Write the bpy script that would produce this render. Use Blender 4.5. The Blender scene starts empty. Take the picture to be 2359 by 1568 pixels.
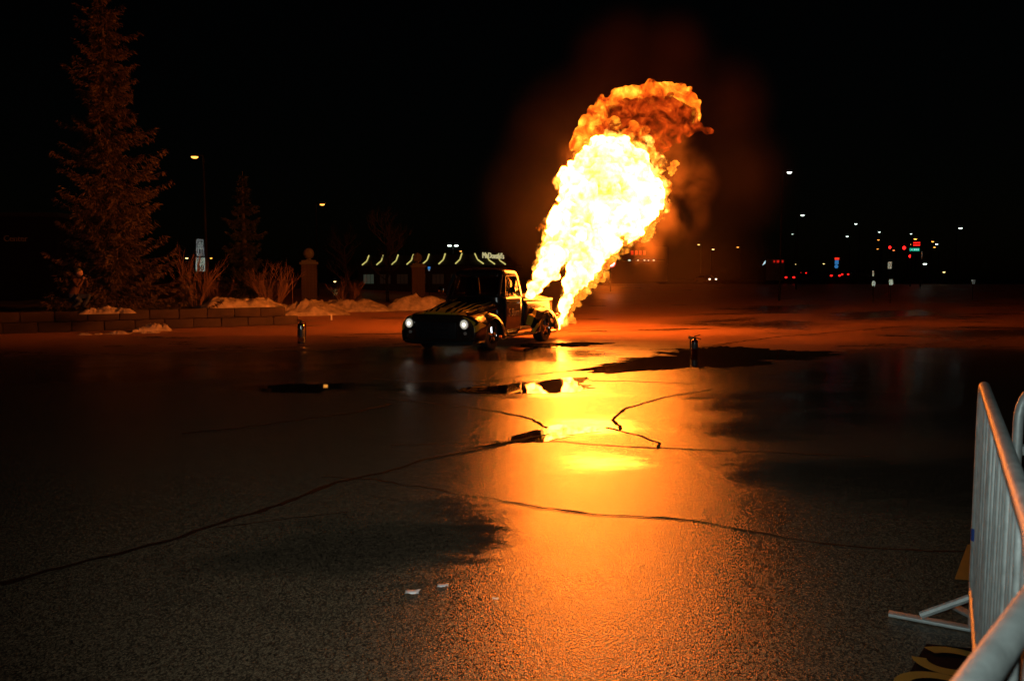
import bpy, bmesh, math, random
import numpy as np
from mathutils import Vector, Matrix, noise as mnoise

# ------------------------------------------------------------------ camera, sky, light, exposure
scene = bpy.context.scene
C = scene.collection
R = math.radians
CAM_H = 1.54
PITCH = math.atan(139 / 1791)
FPX = 1791.0                      # focal length in units of a 2358-wide picture
cam_d = bpy.data.cameras.new('camera')
cam_d.sensor_width = 23.7
cam_d.lens = 18.0
cam_d.clip_start = 0.05
cam_d.clip_end = 3000
cam_d.dof.use_dof = True
cam_d.dof.focus_distance = 17.0
cam_d.dof.aperture_fstop = 4.0
cam = bpy.data.objects.new('camera', cam_d)
cam.location = (0, 0, CAM_H)
cam.rotation_euler = (math.pi / 2 - PITCH, 0, 0)
C.objects.link(cam)
scene.camera = cam

world = bpy.data.worlds.new('World')
scene.world = world
world.use_nodes = True
wn = world.node_tree
sky = wn.nodes.new('ShaderNodeTexSky')
sky.sky_type = 'NISHITA'
sky.sun_disc = False
sky.sun_elevation = R(4)
sky.sun_rotation = R(200)
bg = wn.nodes['Background']
wn.links.new(sky.outputs[0], bg.inputs[0])
bg.inputs[1].default_value = 0.00022       # night: the sky gives next to nothing

# the photographer's flash: a real, small lamp standing over the lens
fl = bpy.data.lights.new('camera_flash', 'SPOT')
fl.energy = 480
fl.color = (0.90, 1.0, 0.97)
fl.spot_size = R(92)
fl.spot_blend = 1.0
fl.shadow_soft_size = 0.025
flo = bpy.data.objects.new('camera_flash', fl)
flo.location = (0.0, 0.02, CAM_H + 0.12)
flo.rotation_euler = (math.pi / 2 - PITCH, 0, 0)
C.objects.link(flo)

scene.view_settings.view_transform = 'Standard'
scene.view_settings.look = 'None'
scene.view_settings.exposure = 0.0
scene.view_settings.gamma = 1.0
scene.view_settings.use_curve_mapping = False
scene.render.engine = 'CYCLES'
cy = scene.cycles
cy.use_denoising = True
cy.max_bounces = 8
cy.glossy_bounces = 5
cy.diffuse_bounces = 2
cy.transparent_max_bounces = 16
cy.volume_bounces = 0
cy.sample_clamp_indirect = 6.0
cy.volume_step_rate = 1.5
cy.volume_max_steps = 256
cy.use_adaptive_sampling = True
cy.adaptive_threshold = 0.008

rnd = random.Random(7)


def at(u, v, Y):
    """world point seen at (u, v) of a 2358x1568 picture at distance Y"""
    a = (u - 1179) / FPX
    b = (784 - v) / FPX
    cp, sp = math.cos(PITCH), math.sin(PITCH)
    d = (a, cp + b * sp, -sp + b * cp)
    t = Y / d[1]
    return Vector((d[0] * t, Y, CAM_H + d[2] * t))


def gp(u, v, z=0.0):
    a = (u - 1179) / FPX
    b = (784 - v) / FPX
    cp, sp = math.cos(PITCH), math.sin(PITCH)
    d = (a, cp + b * sp, -sp + b * cp)
    t = (z - CAM_H) / d[2]
    return Vector((d[0] * t, d[1] * t, z))


def ground_z(y):
    t = min(1, max(0, (y - 75) / 30))
    return 1.0 * t * t * (3 - 2 * t)


# ------------------------------------------------------------------ materials
MATS = {}


def N(nt, kind, **kw):
    n = nt.nodes.new(kind)
    for k, v in kw.items():
        setattr(n, k, v)
    return n


def mat(name, col, rough=0.6, metal=0.0, var=0.25, scale=6.0, bump=0.0, bscale=40.0, spec=0.5, coat=0.0, rvar=0.1):
    """principled material with procedural colour, roughness and relief variation"""
    if name in MATS:
        return MATS[name]
    m = bpy.data.materials.new(name)
    m.use_nodes = True
    nt = m.node_tree
    b = nt.nodes['Principled BSDF']
    tc = N(nt, 'ShaderNodeTexCoord')
    no = N(nt, 'ShaderNodeTexNoise')
    no.inputs['Scale'].default_value = scale
    no.inputs['Detail'].default_value = 6
    # every copy gets its own patch of the texture
    oi = N(nt, 'ShaderNodeObjectInfo')
    ofs = N(nt, 'ShaderNodeVectorMath', operation='MULTIPLY_ADD')
    ofs.inputs[1].default_value = (37, 53, 71)
    nt.links.new(oi.outputs['Random'], ofs.inputs[0])
    nt.links.new(tc.outputs['Object'], ofs.inputs[2])
    nt.links.new(ofs.outputs[0], no.inputs['Vector'])
    mx = N(nt, 'ShaderNodeMix', data_type='RGBA')
    mx.inputs[6].default_value = tuple(c * (1 - var) for c in col) + (1,)
    mx.inputs[7].default_value = tuple(min(1, c * (1 + var)) for c in col) + (1,)
    nt.links.new(no.outputs[0], mx.inputs[0])
    nt.links.new(mx.outputs[2], b.inputs['Base Color'])
    mr = N(nt, 'ShaderNodeMapRange')
    mr.inputs[3].default_value = max(0.01, rough - rvar)
    mr.inputs[4].default_value = min(1, rough + rvar)
    nt.links.new(no.outputs[0], mr.inputs[0])
    nt.links.new(mr.outputs[0], b.inputs['Roughness'])
    b.inputs['Metallic'].default_value = metal
    b.inputs['Specular IOR Level'].default_value = spec
    b.inputs['Coat Weight'].default_value = coat
    b.inputs['Coat Roughness'].default_value = 0.06
    if bump > 0:
        n2 = N(nt, 'ShaderNodeTexNoise')
        n2.inputs['Scale'].default_value = bscale
        n2.inputs['Detail'].default_value = 5
        nt.links.new(tc.outputs['Object'], n2.inputs['Vector'])
        bp = N(nt, 'ShaderNodeBump')
        bp.inputs['Strength'].default_value = 0.8
        bp.inputs['Distance'].default_value = bump
        nt.links.new(n2.outputs[0], bp.inputs['Height'])
        nt.links.new(bp.outputs[0], b.inputs['Normal'])
    MATS[name] = m
    return m


def emit(name, col, strength):
    if name in MATS:
        return MATS[name]
    m = bpy.data.materials.new(name)
    m.use_nodes = True
    nt = m.node_tree
    b = nt.nodes['Principled BSDF']
    b.inputs['Base Color'].default_value = (0.2, 0.2, 0.2, 1)
    b.inputs['Emission Color'].default_value = tuple(col) + (1,)
    tc = N(nt, 'ShaderNodeTexCoord')
    no = N(nt, 'ShaderNodeTexNoise')
    no.inputs['Scale'].default_value = 8
    nt.links.new(tc.outputs['Object'], no.inputs['Vector'])
    mr = N(nt, 'ShaderNodeMapRange')
    mr.inputs[3].default_value = strength * 0.8
    mr.inputs[4].default_value = strength * 1.2
    nt.links.new(no.outputs[0], mr.inputs[0])
    nt.links.new(mr.outputs[0], b.inputs['Emission Strength'])
    MATS[name] = m
    return m


def glass(name, tint, trans=0.75):
    m = bpy.data.materials.new(name)
    m.use_nodes = True
    nt = m.node_tree
    nt.nodes.remove(nt.nodes['Principled BSDF'])
    out = nt.nodes['Material Output']
    tr = N(nt, 'ShaderNodeBsdfTransparent')
    tr.inputs[0].default_value = tuple(tint) + (1,)
    gl = N(nt, 'ShaderNodeBsdfGlossy')
    gl.inputs['Roughness'].default_value = 0.03
    no = N(nt, 'ShaderNodeTexNoise')
    no.inputs['Scale'].default_value = 3
    mr = N(nt, 'ShaderNodeMapRange')
    mr.inputs[3].default_value = 1 - trans - 0.03
    mr.inputs[4].default_value = 1 - trans + 0.03
    nt.links.new(no.outputs[0], mr.inputs[0])
    mx = N(nt, 'ShaderNodeMixShader')
    nt.links.new(mr.outputs[0], mx.inputs[0])
    nt.links.new(tr.outputs[0], mx.inputs[1])
    nt.links.new(gl.outputs[0], mx.inputs[2])
    nt.links.new(mx.outputs[0], out.inputs[0])
    return m


M_black = mat('black_plastic', (0.02, 0.02, 0.022), 0.45)
M_dark = mat('dark_metal', (0.05, 0.05, 0.055), 0.45, 0.6)
M_chrome = mat('chrome', (0.75, 0.75, 0.74), 0.10, 1.0, var=0.08, rvar=0.04)
M_steel = mat('stainless', (0.62, 0.62, 0.6), 0.16, 1.0, var=0.1, rvar=0.05, scale=12)
M_rubber = mat('tyre_rubber', (0.018, 0.018, 0.018), 0.75, bump=0.004, bscale=60)
M_pole = mat('galvanised_pole', (0.02, 0.02, 0.02), 0.7, 0.0, spec=0.2)
M_galv = mat('galvanised_steel', (0.34, 0.39, 0.375), 0.5, 0.35, var=0.5, scale=22, bump=0.0015, bscale=120, rvar=0.12)
M_wood = mat('bark', (0.07, 0.045, 0.03), 0.9, bump=0.02, bscale=25)
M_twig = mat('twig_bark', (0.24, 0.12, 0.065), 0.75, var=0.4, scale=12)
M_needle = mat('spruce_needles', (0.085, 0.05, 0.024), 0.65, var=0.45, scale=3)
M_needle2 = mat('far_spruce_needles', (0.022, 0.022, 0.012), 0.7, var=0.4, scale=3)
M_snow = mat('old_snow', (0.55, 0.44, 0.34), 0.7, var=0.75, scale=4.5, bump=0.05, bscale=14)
M_block = mat('concrete_block', (0.055, 0.033, 0.022), 0.9, var=0.85, scale=2.2, bump=0.012, bscale=30)
M_brick = mat('pillar_brick', (0.06, 0.034, 0.026), 0.9, var=0.3, scale=9, bump=0.01)
M_stone = mat('pillar_stone', (0.09, 0.08, 0.07), 0.85, var=0.25, scale=7, bump=0.01)
M_soil = mat('bed_soil', (0.05, 0.04, 0.03), 0.95, bump=0.03, bscale=9)
M_red = mat('red_paint', (0.35, 0.012, 0.01), 0.3, coat=0.4)
M_white = mat('white_paint', (0.72, 0.72, 0.70), 0.5, var=0.12)
M_yellow = mat('yellow_paint', (0.17, 0.115, 0.008), 0.85, var=0.35, scale=14, bump=0.002, bscale=150)
M_blackpaint = mat('black_marking_paint', (0.005, 0.005, 0.006), 0.9, var=0.3, scale=20, spec=0.02)
M_denim = mat('denim', (0.06, 0.075, 0.12), 0.85, var=0.2, bump=0.004)
M_jacket = mat('jacket_cloth', (0.11, 0.05, 0.035), 0.8, var=0.2, bump=0.006)
M_skin = mat('skin', (0.55, 0.33, 0.24), 0.5, var=0.08)
M_hair = mat('cap_cloth', (0.16, 0.15, 0.10), 0.9)
M_signface = mat('sign_black_print', (0.012, 0.012, 0.012), 0.6)


# ------------------------------------------------------------------ mesh helpers
class MB:
    def __init__(self):
        self.v = []
        self.f = []

    def add(self, vs, fs):
        o = len(self.v)
        self.v += [tuple(p) for p in vs]
        self.f += [tuple(i + o for i in f) for f in fs]
        return self

    def box(self, c, s, rot=None, bev=0.0):
        x, y, z = s[0] / 2, s[1] / 2, s[2] / 2
        if bev <= 0:
            vs = [Vector((a, b, d)) for a in (-x, x) for b in (-y, y) for d in (-z, z)]
            fs = [(0, 1, 3, 2), (4, 6, 7, 5), (0, 4, 5, 1), (2, 3, 7, 6), (0, 2, 6, 4), (1, 5, 7, 3)]
        else:
            bm = bmesh.new()
            bmesh.ops.create_cube(bm, size=1)
            for q in bm.verts:
                q.co = Vector((q.co.x * s[0], q.co.y * s[1], q.co.z * s[2]))
            bmesh.ops.bevel(bm, geom=bm.edges[:], offset=bev, segments=2, affect='EDGES', profile=0.5)
            vs = [q.co.copy() for q in bm.verts]
            bm.verts.index_update()
            fs = [[q.index for q in f.verts] for f in bm.faces]
            bm.free()
        if rot is not None:
            vs = [rot @ q for q in vs]
        c = Vector(c)
        return self.add([q + c for q in vs], fs)

    def tube(self, pts, rad, n=8, cap=True):
        pts = [Vector(p) for p in pts]
        if not hasattr(rad, '__len__'):
            rad = [rad] * len(pts)
        vs, fs = [], []
        pn = None
        for i, p in enumerate(pts):
            t = (pts[min(i + 1, len(pts) - 1)] - pts[max(i - 1, 0)])
            if t.length < 1e-9:
                t = Vector((0, 0, 1))
            t.normalize()
            if pn is None:
                a = Vector((0, 0, 1)) if abs(t.z) < 0.9 else Vector((1, 0, 0))
                nn = (a - t * a.dot(t)).normalized()
            else:
                nn = pn - t * pn.dot(t)
                nn = nn.normalized() if nn.length > 1e-6 else t.orthogonal().normalized()
            pn = nn
            bb = t.cross(nn)
            for k in range(n):
                an = 2 * math.pi * k / n
                vs.append(p + (nn * math.cos(an) + bb * math.sin(an)) * rad[i])
        for i in range(len(pts) - 1):
            for k in range(n):
                a, b2 = i * n + k, i * n + (k + 1) % n
                fs.append((a, b2, b2 + n, a + n))
        if cap:
            fs.append(tuple(range(n - 1, -1, -1)))
            fs.append(tuple(range((len(pts) - 1) * n, len(pts) * n)))
        return self.add(vs, fs)

    def lathe(self, prof, n=24, axis='z', c=(0, 0, 0), cap=True):
        """profile of (radius, height) turned about an axis"""
        c = Vector(c)
        vs, fs = [], []
        for r, h in prof:
            for k in range(n):
                a = 2 * math.pi * k / n
                x, y = r * math.cos(a), r * math.sin(a)
                p = {'z': (x, y, h), 'y': (x, h, y), 'x': (h, x, y)}[axis]
                vs.append(Vector(p) + c)
        for i in range(len(prof) - 1):
            for k in range(n):
                a, b = i * n + k, i * n + (k + 1) % n
                fs.append((a, b, b + n, a + n))
        if cap:
            fs.append(tuple(range(n - 1, -1, -1)))
            fs.append(tuple(range((len(prof) - 1) * n, len(prof) * n)))
        return self.add(vs, fs)

    def prism(self, poly, z0, z1):
        n = len(poly)
        vs = [(p[0], p[1], z0) for p in poly] + [(p[0], p[1], z1) for p in poly]
        fs = [tuple(range(n - 1, -1, -1)), tuple(range(n, 2 * n))]
        fs += [(i, (i + 1) % n, (i + 1) % n + n, i + n) for i in range(n)]
        return self.add(vs, fs)

    def grid(self, rows, close=False):
        """rows: list of equal-length lists of points"""
        n = len(rows[0])
        vs = [p for r in rows for p in r]
        fs = []
        for i in range(len(rows) - 1):
            for k in range(n if close else n - 1):
                a, b = i * n + k, i * n + (k + 1) % n
                fs.append((a, b, b + n, a + n))
        return self.add(vs, fs)

    def ball(self, c, r, seg=12, rings=8, sc=(1, 1, 1)):
        prof = [(max(1e-4, r * math.sin(math.pi * i / rings)), -r * math.cos(math.pi * i / rings)) for i in range(rings + 1)]
        t = MB().lathe(prof, seg)
        return self.add([(c[0] + p[0] * sc[0], c[1] + p[1] * sc[1], c[2] + p[2] * sc[2]) for p in t.v], t.f)

    def mesh(self, name, m, smooth=True, angle=40):
        me = bpy.data.meshes.new(name)
        me.from_pydata([tuple(p) for p in self.v], [], self.f)
        me.materials.append(m)
        bm = bmesh.new()
        bm.from_mesh(me)
        bmesh.ops.recalc_face_normals(bm, faces=bm.faces)
        bm.to_mesh(me)
        bm.free()
        if smooth:
            for p in me.polygons:
                p.use_smooth = True
            try:
                me.set_sharp_from_angle(angle=R(angle))
            except Exception:
                pass
        me.update()
        return me

    def build(self, name, m, parent=None, smooth=True, angle=40):
        o = bpy.data.objects.new(name, self.mesh(name, m, smooth, angle))
        C.objects.link(o)
        if parent is not None:
            o.parent = parent
        return o


def tag(o, label=None, cat=None, group=None, kind=None):
    if label:
        o['label'] = label
    if cat:
        o['category'] = cat
    if group:
        o['group'] = group
    if kind:
        o['kind'] = kind
    return o


def thing(name, label, cat, loc=(0, 0, 0), rz=0.0, group=None):
    o = bpy.data.objects.new(name, None)
    o.empty_display_size = 0.2
    o.location = loc
    o.rotation_euler = (0, 0, rz)
    C.objects.link(o)
    return tag(o, label, cat, group)


def copy_tree(o, parent=None):
    c = o.copy()
    C.objects.link(c)
    c.parent = parent
    for ch in list(o.children):
        copy_tree(ch, c)
    return c


def text(name, body, size, m, parent=None, loc=(0, 0, 0), rot=(math.pi / 2, 0, 0), ext=0.004, shear=0.0, sx=1.0, align='CENTER'):
    cu = bpy.data.curves.new(name, 'FONT')
    cu.body = body
    cu.size = size
    cu.extrude = ext
    cu.shear = shear
    cu.align_x = align
    cu.align_y = 'CENTER'
    cu.resolution_u = 3
    tmp = bpy.data.objects.new(name, cu)
    C.objects.link(tmp)
    dg = bpy.context.evaluated_depsgraph_get()
    me = bpy.data.meshes.new_from_object(tmp.evaluated_get(dg))
    bpy.data.objects.remove(tmp)
    me.materials.clear()
    me.materials.append(m)
    o = bpy.data.objects.new(name, me)
    C.objects.link(o)
    o.parent = parent
    o.location = loc
    o.rotation_euler = rot
    o.scale = (sx, 1, 1)
    return o


def fbm(p, s, o=4):
    return mnoise.fractal(Vector(p) * s, 1.0, 2.0, o)


# ------------------------------------------------------------------ the ground: one wet asphalt sheet
def seg_dist(px, py, ax, ay, bx, by):
    dx, dy = bx - ax, by - ay
    t = np.clip(((px - ax) * dx + (py - ay) * dy) / (dx * dx + dy * dy + 1e-9), 0, 1)
    return np.hypot(px - ax - t * dx, py - ay - t * dy)


def inside(px, py, poly):
    r = np.zeros(px.shape, bool)
    n = len(poly)
    for i in range(n):
        x1, y1 = poly[i]
        x2, y2 = poly[(i + 1) % n]
        c = ((y1 > py) != (y2 > py)) & (px < (x2 - x1) * (py - y1) / (y2 - y1 + 1e-12) + x1)
        r ^= c
    return r


def field(px, py, poly, soft):
    """1 well inside, 0 well outside, 0.5 on the outline"""
    d = np.full(px.shape, 1e9)
    for i in range(len(poly)):
        a, b = poly[i], poly[(i + 1) % len(poly)]
        d = np.minimum(d, seg_dist(px, py, a[0], a[1], b[0], b[1]))
    s = np.where(inside(px, py, poly), 1.0, -1.0)
    return np.clip(0.5 + 0.5 * s * d / soft, 0, 1)


def gpoly(pts):
    return [tuple(gp(u, v).xy) for u, v in pts]


# smoother, wetter areas of the lot (the sky's black is mirrored there)
DAMP = [
    (gpoly([(1265, 1038), (1380, 1030), (1500, 1045), (1535, 1075), (1520, 1092), (1400, 1098), (1290, 1085)]), 0.25),
    (gpoly([(1180, 876), (1360, 868), (1420, 880), (1380, 905), (1200, 915)]), 0.4),
    (gpoly([(1250, 960), (1450, 950), (1480, 985), (1420, 1010), (1240, 1010)]), 0.3),
    (gpoly([(1180, 815), (1330, 800), (1400, 815), (1340, 850), (1200, 850)]), 0.6),
    (gpoly([(1776, 862), (1850, 830), (1960, 806), (2120, 800), (2340, 806), (2600, 830), (2600, 1000), (2200, 1010), (1960, 985), (1800, 1010),
            (1640, 1000), (1700, 965), (1640, 950), (1720, 925), (1620, 915), (1740, 890)]), 0.9),
    (gpoly([(1660, 1060), (1900, 1050), (2300, 1060), (2500, 1110), (2400, 1200), (2000, 1190), (1800, 1150), (1640, 1110), (1720, 1085)]), 0.45),
    (gpoly([(430, 900), (600, 880), (900, 880), (1120, 884), (1100, 905), (800, 908), (600, 915)]), 0.5),
    (gpoly([(1000, 1180), (1180, 1200), (1260, 1260), (1180, 1290), (1100, 1330), (700, 1380), (300, 1380), (400, 1280), (700, 1190)]), 0.45),
    (gpoly([(860, 800), (1290, 795), (1300, 830), (1000, 840), (830, 830)]), 0.5),
    (gpoly([(1650, 745), (1800, 735), (1900, 742), (1860, 760), (1790, 758)]), 1.2),
    (gpoly([(1590, 738), (1760, 730), (1740, 740), (1600, 745)]), 0.9),
    (gpoly([(1890, 722), (2120, 712), (2200, 726), (1960, 738)]), 1.6),
    (gpoly([(1700, 708), (1900, 700), (1840, 722), (1740, 722)]), 1.6),
    (gpoly([(2060, 760), (2500, 750), (2600, 770), (2200, 785)]), 1.5),
    (gpoly([(0, 830), (400, 815), (760, 822), (860, 850), (500, 870), (0, 890)]), 1.0),
]
xs = np.concatenate([[-900, -500, -250, -120, -60, -35], np.arange(-22, 30, 0.16), [32, 36, 45, 60, 90, 150, 260, 500, 900]])
ys = np.concatenate([[-60, -20, -6, 0], np.arange(1.6, 46, 0.16), [47, 49, 52, 56, 61, 67, 73, 77, 81, 85, 89, 93, 97, 101, 105, 112, 130, 170, 260, 500, 1200]])
GX, GY = np.meshgrid(xs, ys)
wet = np.zeros(GX.shape)
for poly, soft in DAMP:
    wet = np.maximum(wet, field(GX, GY, poly, soft))
gz = np.vectorize(ground_z)(GY)
gv = np.stack([GX.ravel(), GY.ravel(), gz.ravel()], 1)
nx, ny = len(xs), len(ys)
idx = np.arange(nx * ny).reshape(ny, nx)
gf = np.stack([idx[:-1, :-1].ravel(), idx[:-1, 1:].ravel(), idx[1:, 1:].ravel(), idx[1:, :-1].ravel()], 1)
me = bpy.data.meshes.new('asphalt_lot')
me.from_pydata(gv.tolist(), [], gf.tolist())
dry_tint = np.clip((GY + 1.2 * np.sin(GX * 0.35) + 0.8 * np.sin(GX * 0.9 + 1.7) - 13.5) / 10.0, 0, 1)  # drained far half, where the firelight colour is painted too
dry_tint = dry_tint * dry_tint * (3 - 2 * dry_tint) * (1 - 0.9 * wet)
attd = me.attributes.new('dry_fire_tint', 'FLOAT', 'POINT')
attd.data.foreach_set('value', dry_tint.ravel().astype(np.float32))
att = me.attributes.new('wet', 'FLOAT', 'POINT')
att.data.foreach_set('value', wet.ravel().astype(np.float32))


def asphalt_material():
    m = bpy.data.materials.new('wet_asphalt')
    m.use_nodes = True
    nt = m.node_tree
    L = nt.links.new
    b = nt.nodes['Principled BSDF']
    tc = N(nt, 'ShaderNodeTexCoord')
    at_ = N(nt, 'ShaderNodeAttribute', attribute_name='wet')
    big = N(nt, 'ShaderNodeTexNoise')
    big.inputs['Scale'].default_value = 0.55
    big.inputs['Detail'].default_value = 7
    big.inputs['Roughness'].default_value = 0.62
    mp = N(nt, 'ShaderNodeMapping')
    mp.inputs['Scale'].default_value = (0.42, 1.0, 1)
    mp.inputs['Rotation'].default_value = (0, 0, -0.12)
    L(tc.outputs['Object'], mp.inputs[0])
    L(mp.outputs[0], big.inputs['Vector'])
    # wetness = painted-by-place field broken up by noise
    a1 = N(nt, 'ShaderNodeMath', operation='MULTIPLY_ADD')
    a1.inputs[1].default_value = 1.9
    a1.inputs[2].default_value = -0.97
    L(big.outputs[0], a1.inputs[0])
    a2 = N(nt, 'ShaderNodeMath', operation='ADD')
    aw = N(nt, 'ShaderNodeMath', operation='MULTIPLY')
    aw.inputs[1].default_value = 0.62
    L(at_.outputs['Fac'], aw.inputs[0])
    L(aw.outputs[0], a2.inputs[0])
    L(a1.outputs[0], a2.inputs[1])
    med = N(nt, 'ShaderNodeTexNoise')
    med.inputs['Scale'].default_value = 5.0
    med.inputs['Detail'].default_value = 6
    med.inputs['Roughness'].default_value = 0.7
    L(mp.outputs[0], med.inputs['Vector'])
    a3 = N(nt, 'ShaderNodeMath', operation='MULTIPLY_ADD')
    a3.inputs[1].default_value = 0.7
    a3.inputs[2].default_value = -0.35
    L(med.outputs[0], a3.inputs[0])
    a4 = N(nt, 'ShaderNodeMath', operation='ADD')
    L(a2.outputs[0], a4.inputs[0])
    L(a3.outputs[0], a4.inputs[1])
    a2 = a4
    ws = N(nt, 'ShaderNodeMapRange', interpolation_type='SMOOTHSTEP')
    ws.inputs[1].default_value = 0.12
    ws.inputs[2].default_value = 0.70
    L(a2.outputs[0], ws.inputs[0])
    # stones
    vo = N(nt, 'ShaderNodeTexVoronoi')
    vo.inputs['Scale'].default_value = 135
    L(tc.outputs['Object'], vo.inputs['Vector'])
    vo2 = N(nt, 'ShaderNodeTexVoronoi')
    vo2.inputs['Scale'].default_value = 33
    L(tc.outputs['Object'], vo2.inputs['Vector'])
    fine = N(nt, 'ShaderNodeTexNoise')
    fine.inputs['Scale'].default_value = 190
    fine.inputs['Detail'].default_value = 4
    L(tc.outputs['Object'], fine.inputs['Vector'])
    # colour
    cr = N(nt, 'ShaderNodeValToRGB')
    cr.color_ramp.elements[0].color = (0.007, 0.0055, 0.004, 1)
    cr.color_ramp.elements[0].position = 0.10
    cr.color_ramp.elements[1].position = 0.62
    cr.color_ramp.elements[1].color = (0.12, 0.088, 0.052, 1)
    mixn = N(nt, 'ShaderNodeMath', operation='MULTIPLY')
    L(fine.outputs[0], mixn.inputs[0])
    L(vo.outputs['Color'], mixn.inputs[1])
    L(mixn.outputs[0], cr.inputs[0])
    dk = N(nt, 'ShaderNodeMix', data_type='RGBA', blend_type='MULTIPLY')
    dk.inputs[7].default_value = (0.55, 0.55, 0.57, 1)
    L(ws.outputs[0], dk.inputs[0])
    L(cr.outputs[0], dk.inputs[6])
    # far half of the lot: drained, duller stone with red firelight painted in
    ad = N(nt, 'ShaderNodeAttribute', attribute_name='dry_fire_tint')
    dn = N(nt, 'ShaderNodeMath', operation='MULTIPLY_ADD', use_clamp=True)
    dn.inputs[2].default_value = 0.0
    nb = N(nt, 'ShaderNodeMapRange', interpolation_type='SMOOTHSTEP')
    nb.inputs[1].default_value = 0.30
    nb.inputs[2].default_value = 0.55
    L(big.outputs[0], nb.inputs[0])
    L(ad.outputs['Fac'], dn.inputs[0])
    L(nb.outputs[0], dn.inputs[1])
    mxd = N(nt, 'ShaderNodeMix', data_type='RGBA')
    mxd.inputs[7].default_value = (0.26, 0.12, 0.07, 1)  # the fire's red light put into the base colour
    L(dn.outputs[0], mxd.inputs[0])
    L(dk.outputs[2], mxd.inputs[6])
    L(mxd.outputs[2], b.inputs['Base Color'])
    b.inputs['Diffuse Roughness'].default_value = 1.0
    # roughness
    rr = N(nt, 'ShaderNodeMapRange')
    rr.inputs[3].default_value = 0.235
    rr.inputs[4].default_value = 0.12
    L(ws.outputs[0], rr.inputs[0])
    rn = N(nt, 'ShaderNodeMath', operation='MULTIPLY_ADD')
    rn.inputs[1].default_value = 0.16
    L(big.outputs[0], rn.inputs[0])
    rs = N(nt, 'ShaderNodeMath', operation='SUBTRACT')
    rs.inputs[1].default_value = 0.07
    L(rr.outputs[0], rs.inputs[0])
    L(rs.outputs[0], rn.inputs[2])
    rd = N(nt, 'ShaderNodeMath', operation='MULTIPLY_ADD')
    rd.inputs[1].default_value = 0.22
    L(dn.outputs[0], rd.inputs[0])
    L(rn.outputs[0], rd.inputs[2])
    L(rd.outputs[0], b.inputs['Roughness'])
    b.inputs['IOR'].default_value = 1.42
    # relief
    hs = N(nt, 'ShaderNodeMath', operation='ADD')
    L(vo.outputs['Distance'], hs.inputs[0])
    h2 = N(nt, 'ShaderNodeMath', operation='MULTIPLY')
    h2.inputs[1].default_value = 0.35
    L(vo2.outputs['Distance'], h2.inputs[0])
    L(h2.outputs[0], hs.inputs[1])
    h3 = N(nt, 'ShaderNodeMath', operation='ADD')
    L(hs.outputs[0], h3.inputs[0])
    L(fine.outputs[0], h3.inputs[1])
    st = N(nt, 'ShaderNodeMapRange')
    st.inputs[3].default_value = 1.0
    st.inputs[4].default_value = 0.14
    L(ws.outputs[0], st.inputs[0])
    bp = N(nt, 'ShaderNodeBump')
    bp.inputs['Distance'].default_value = 0.0016
    L(st.outputs[0], bp.inputs['Strength'])
    L(h3.outputs[0], bp.inputs['Height'])
    und = N(nt, 'ShaderNodeTexNoise')
    und.inputs['Scale'].default_value = 1.3
    und.inputs['Detail'].default_value = 3
    L(tc.outputs['Object'], und.inputs['Vector'])
    bp2 = N(nt, 'ShaderNodeBump')
    bp2.inputs['Distance'].default_value = 0.010
    bp2.inputs['Strength'].default_value = 0.6
    L(und.outputs[0], bp2.inputs['Height'])
    L(bp.outputs[0], bp2.inputs['Normal'])
    L(bp2.outputs[0], b.inputs['Normal'])
    return m


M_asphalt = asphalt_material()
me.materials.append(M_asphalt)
for p in me.polygons:
    p.use_smooth = True
asphalt = bpy.data.objects.new('asphalt_lot', me)
C.objects.link(asphalt)
tag(asphalt, 'wet black asphalt car park with orange fire reflections', kind='structure')

M_crack = mat('crack_filler', (0.005, 0.0045, 0.004), 0.9, var=0.4, scale=30, spec=0.04)
M_water = mat('standing_water', (0.006, 0.006, 0.006), 0.02, var=0.2, rvar=0.01, scale=2, bump=0.0006, bscale=3, spec=0.5)
M_patch = mat('asphalt_patch', (0.03, 0.028, 0.026), 0.30, var=0.4, scale=60, bump=0.003, bscale=90)


def crack(pts, w, amp=0.035):
    """an open joint in the asphalt: a ragged ribbon with a raised broken lip on one side"""
    g = [gp(u, v) for u, v in pts]
    fine = []
    for a, b in zip(g[:-1], g[1:]):
        n = max(2, int((b - a).length / 0.07))
        for i in range(n):
            fine.append(a.lerp(b, i / n))
    fine.append(g[-1])
    rows = []
    for i, p in enumerate(fine):
        t = (fine[min(i + 1, len(fine) - 1)] - fine[max(0, i - 1)]).normalized()
        nn = Vector((-t.y, t.x, 0))
        off = fbm(p, 2.1) * amp * 1.4 + fbm(p, 9) * amp * 0.5
        ww = w * (0.55 + 0.9 * abs(fbm(p, 3.3)) + 0.35 * abs(fbm(p, 14)))
        c = p + nn * off
        rows.append([c - nn * ww, c - nn * ww * 0.3 + Vector((0, 0, 0.001)), c + nn * ww * 0.5, c + nn * ww])
    for r in rows:
        for q in r:
            q.z += 0.004
    return MB().grid(rows).build('crack', M_crack, asphalt)


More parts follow.
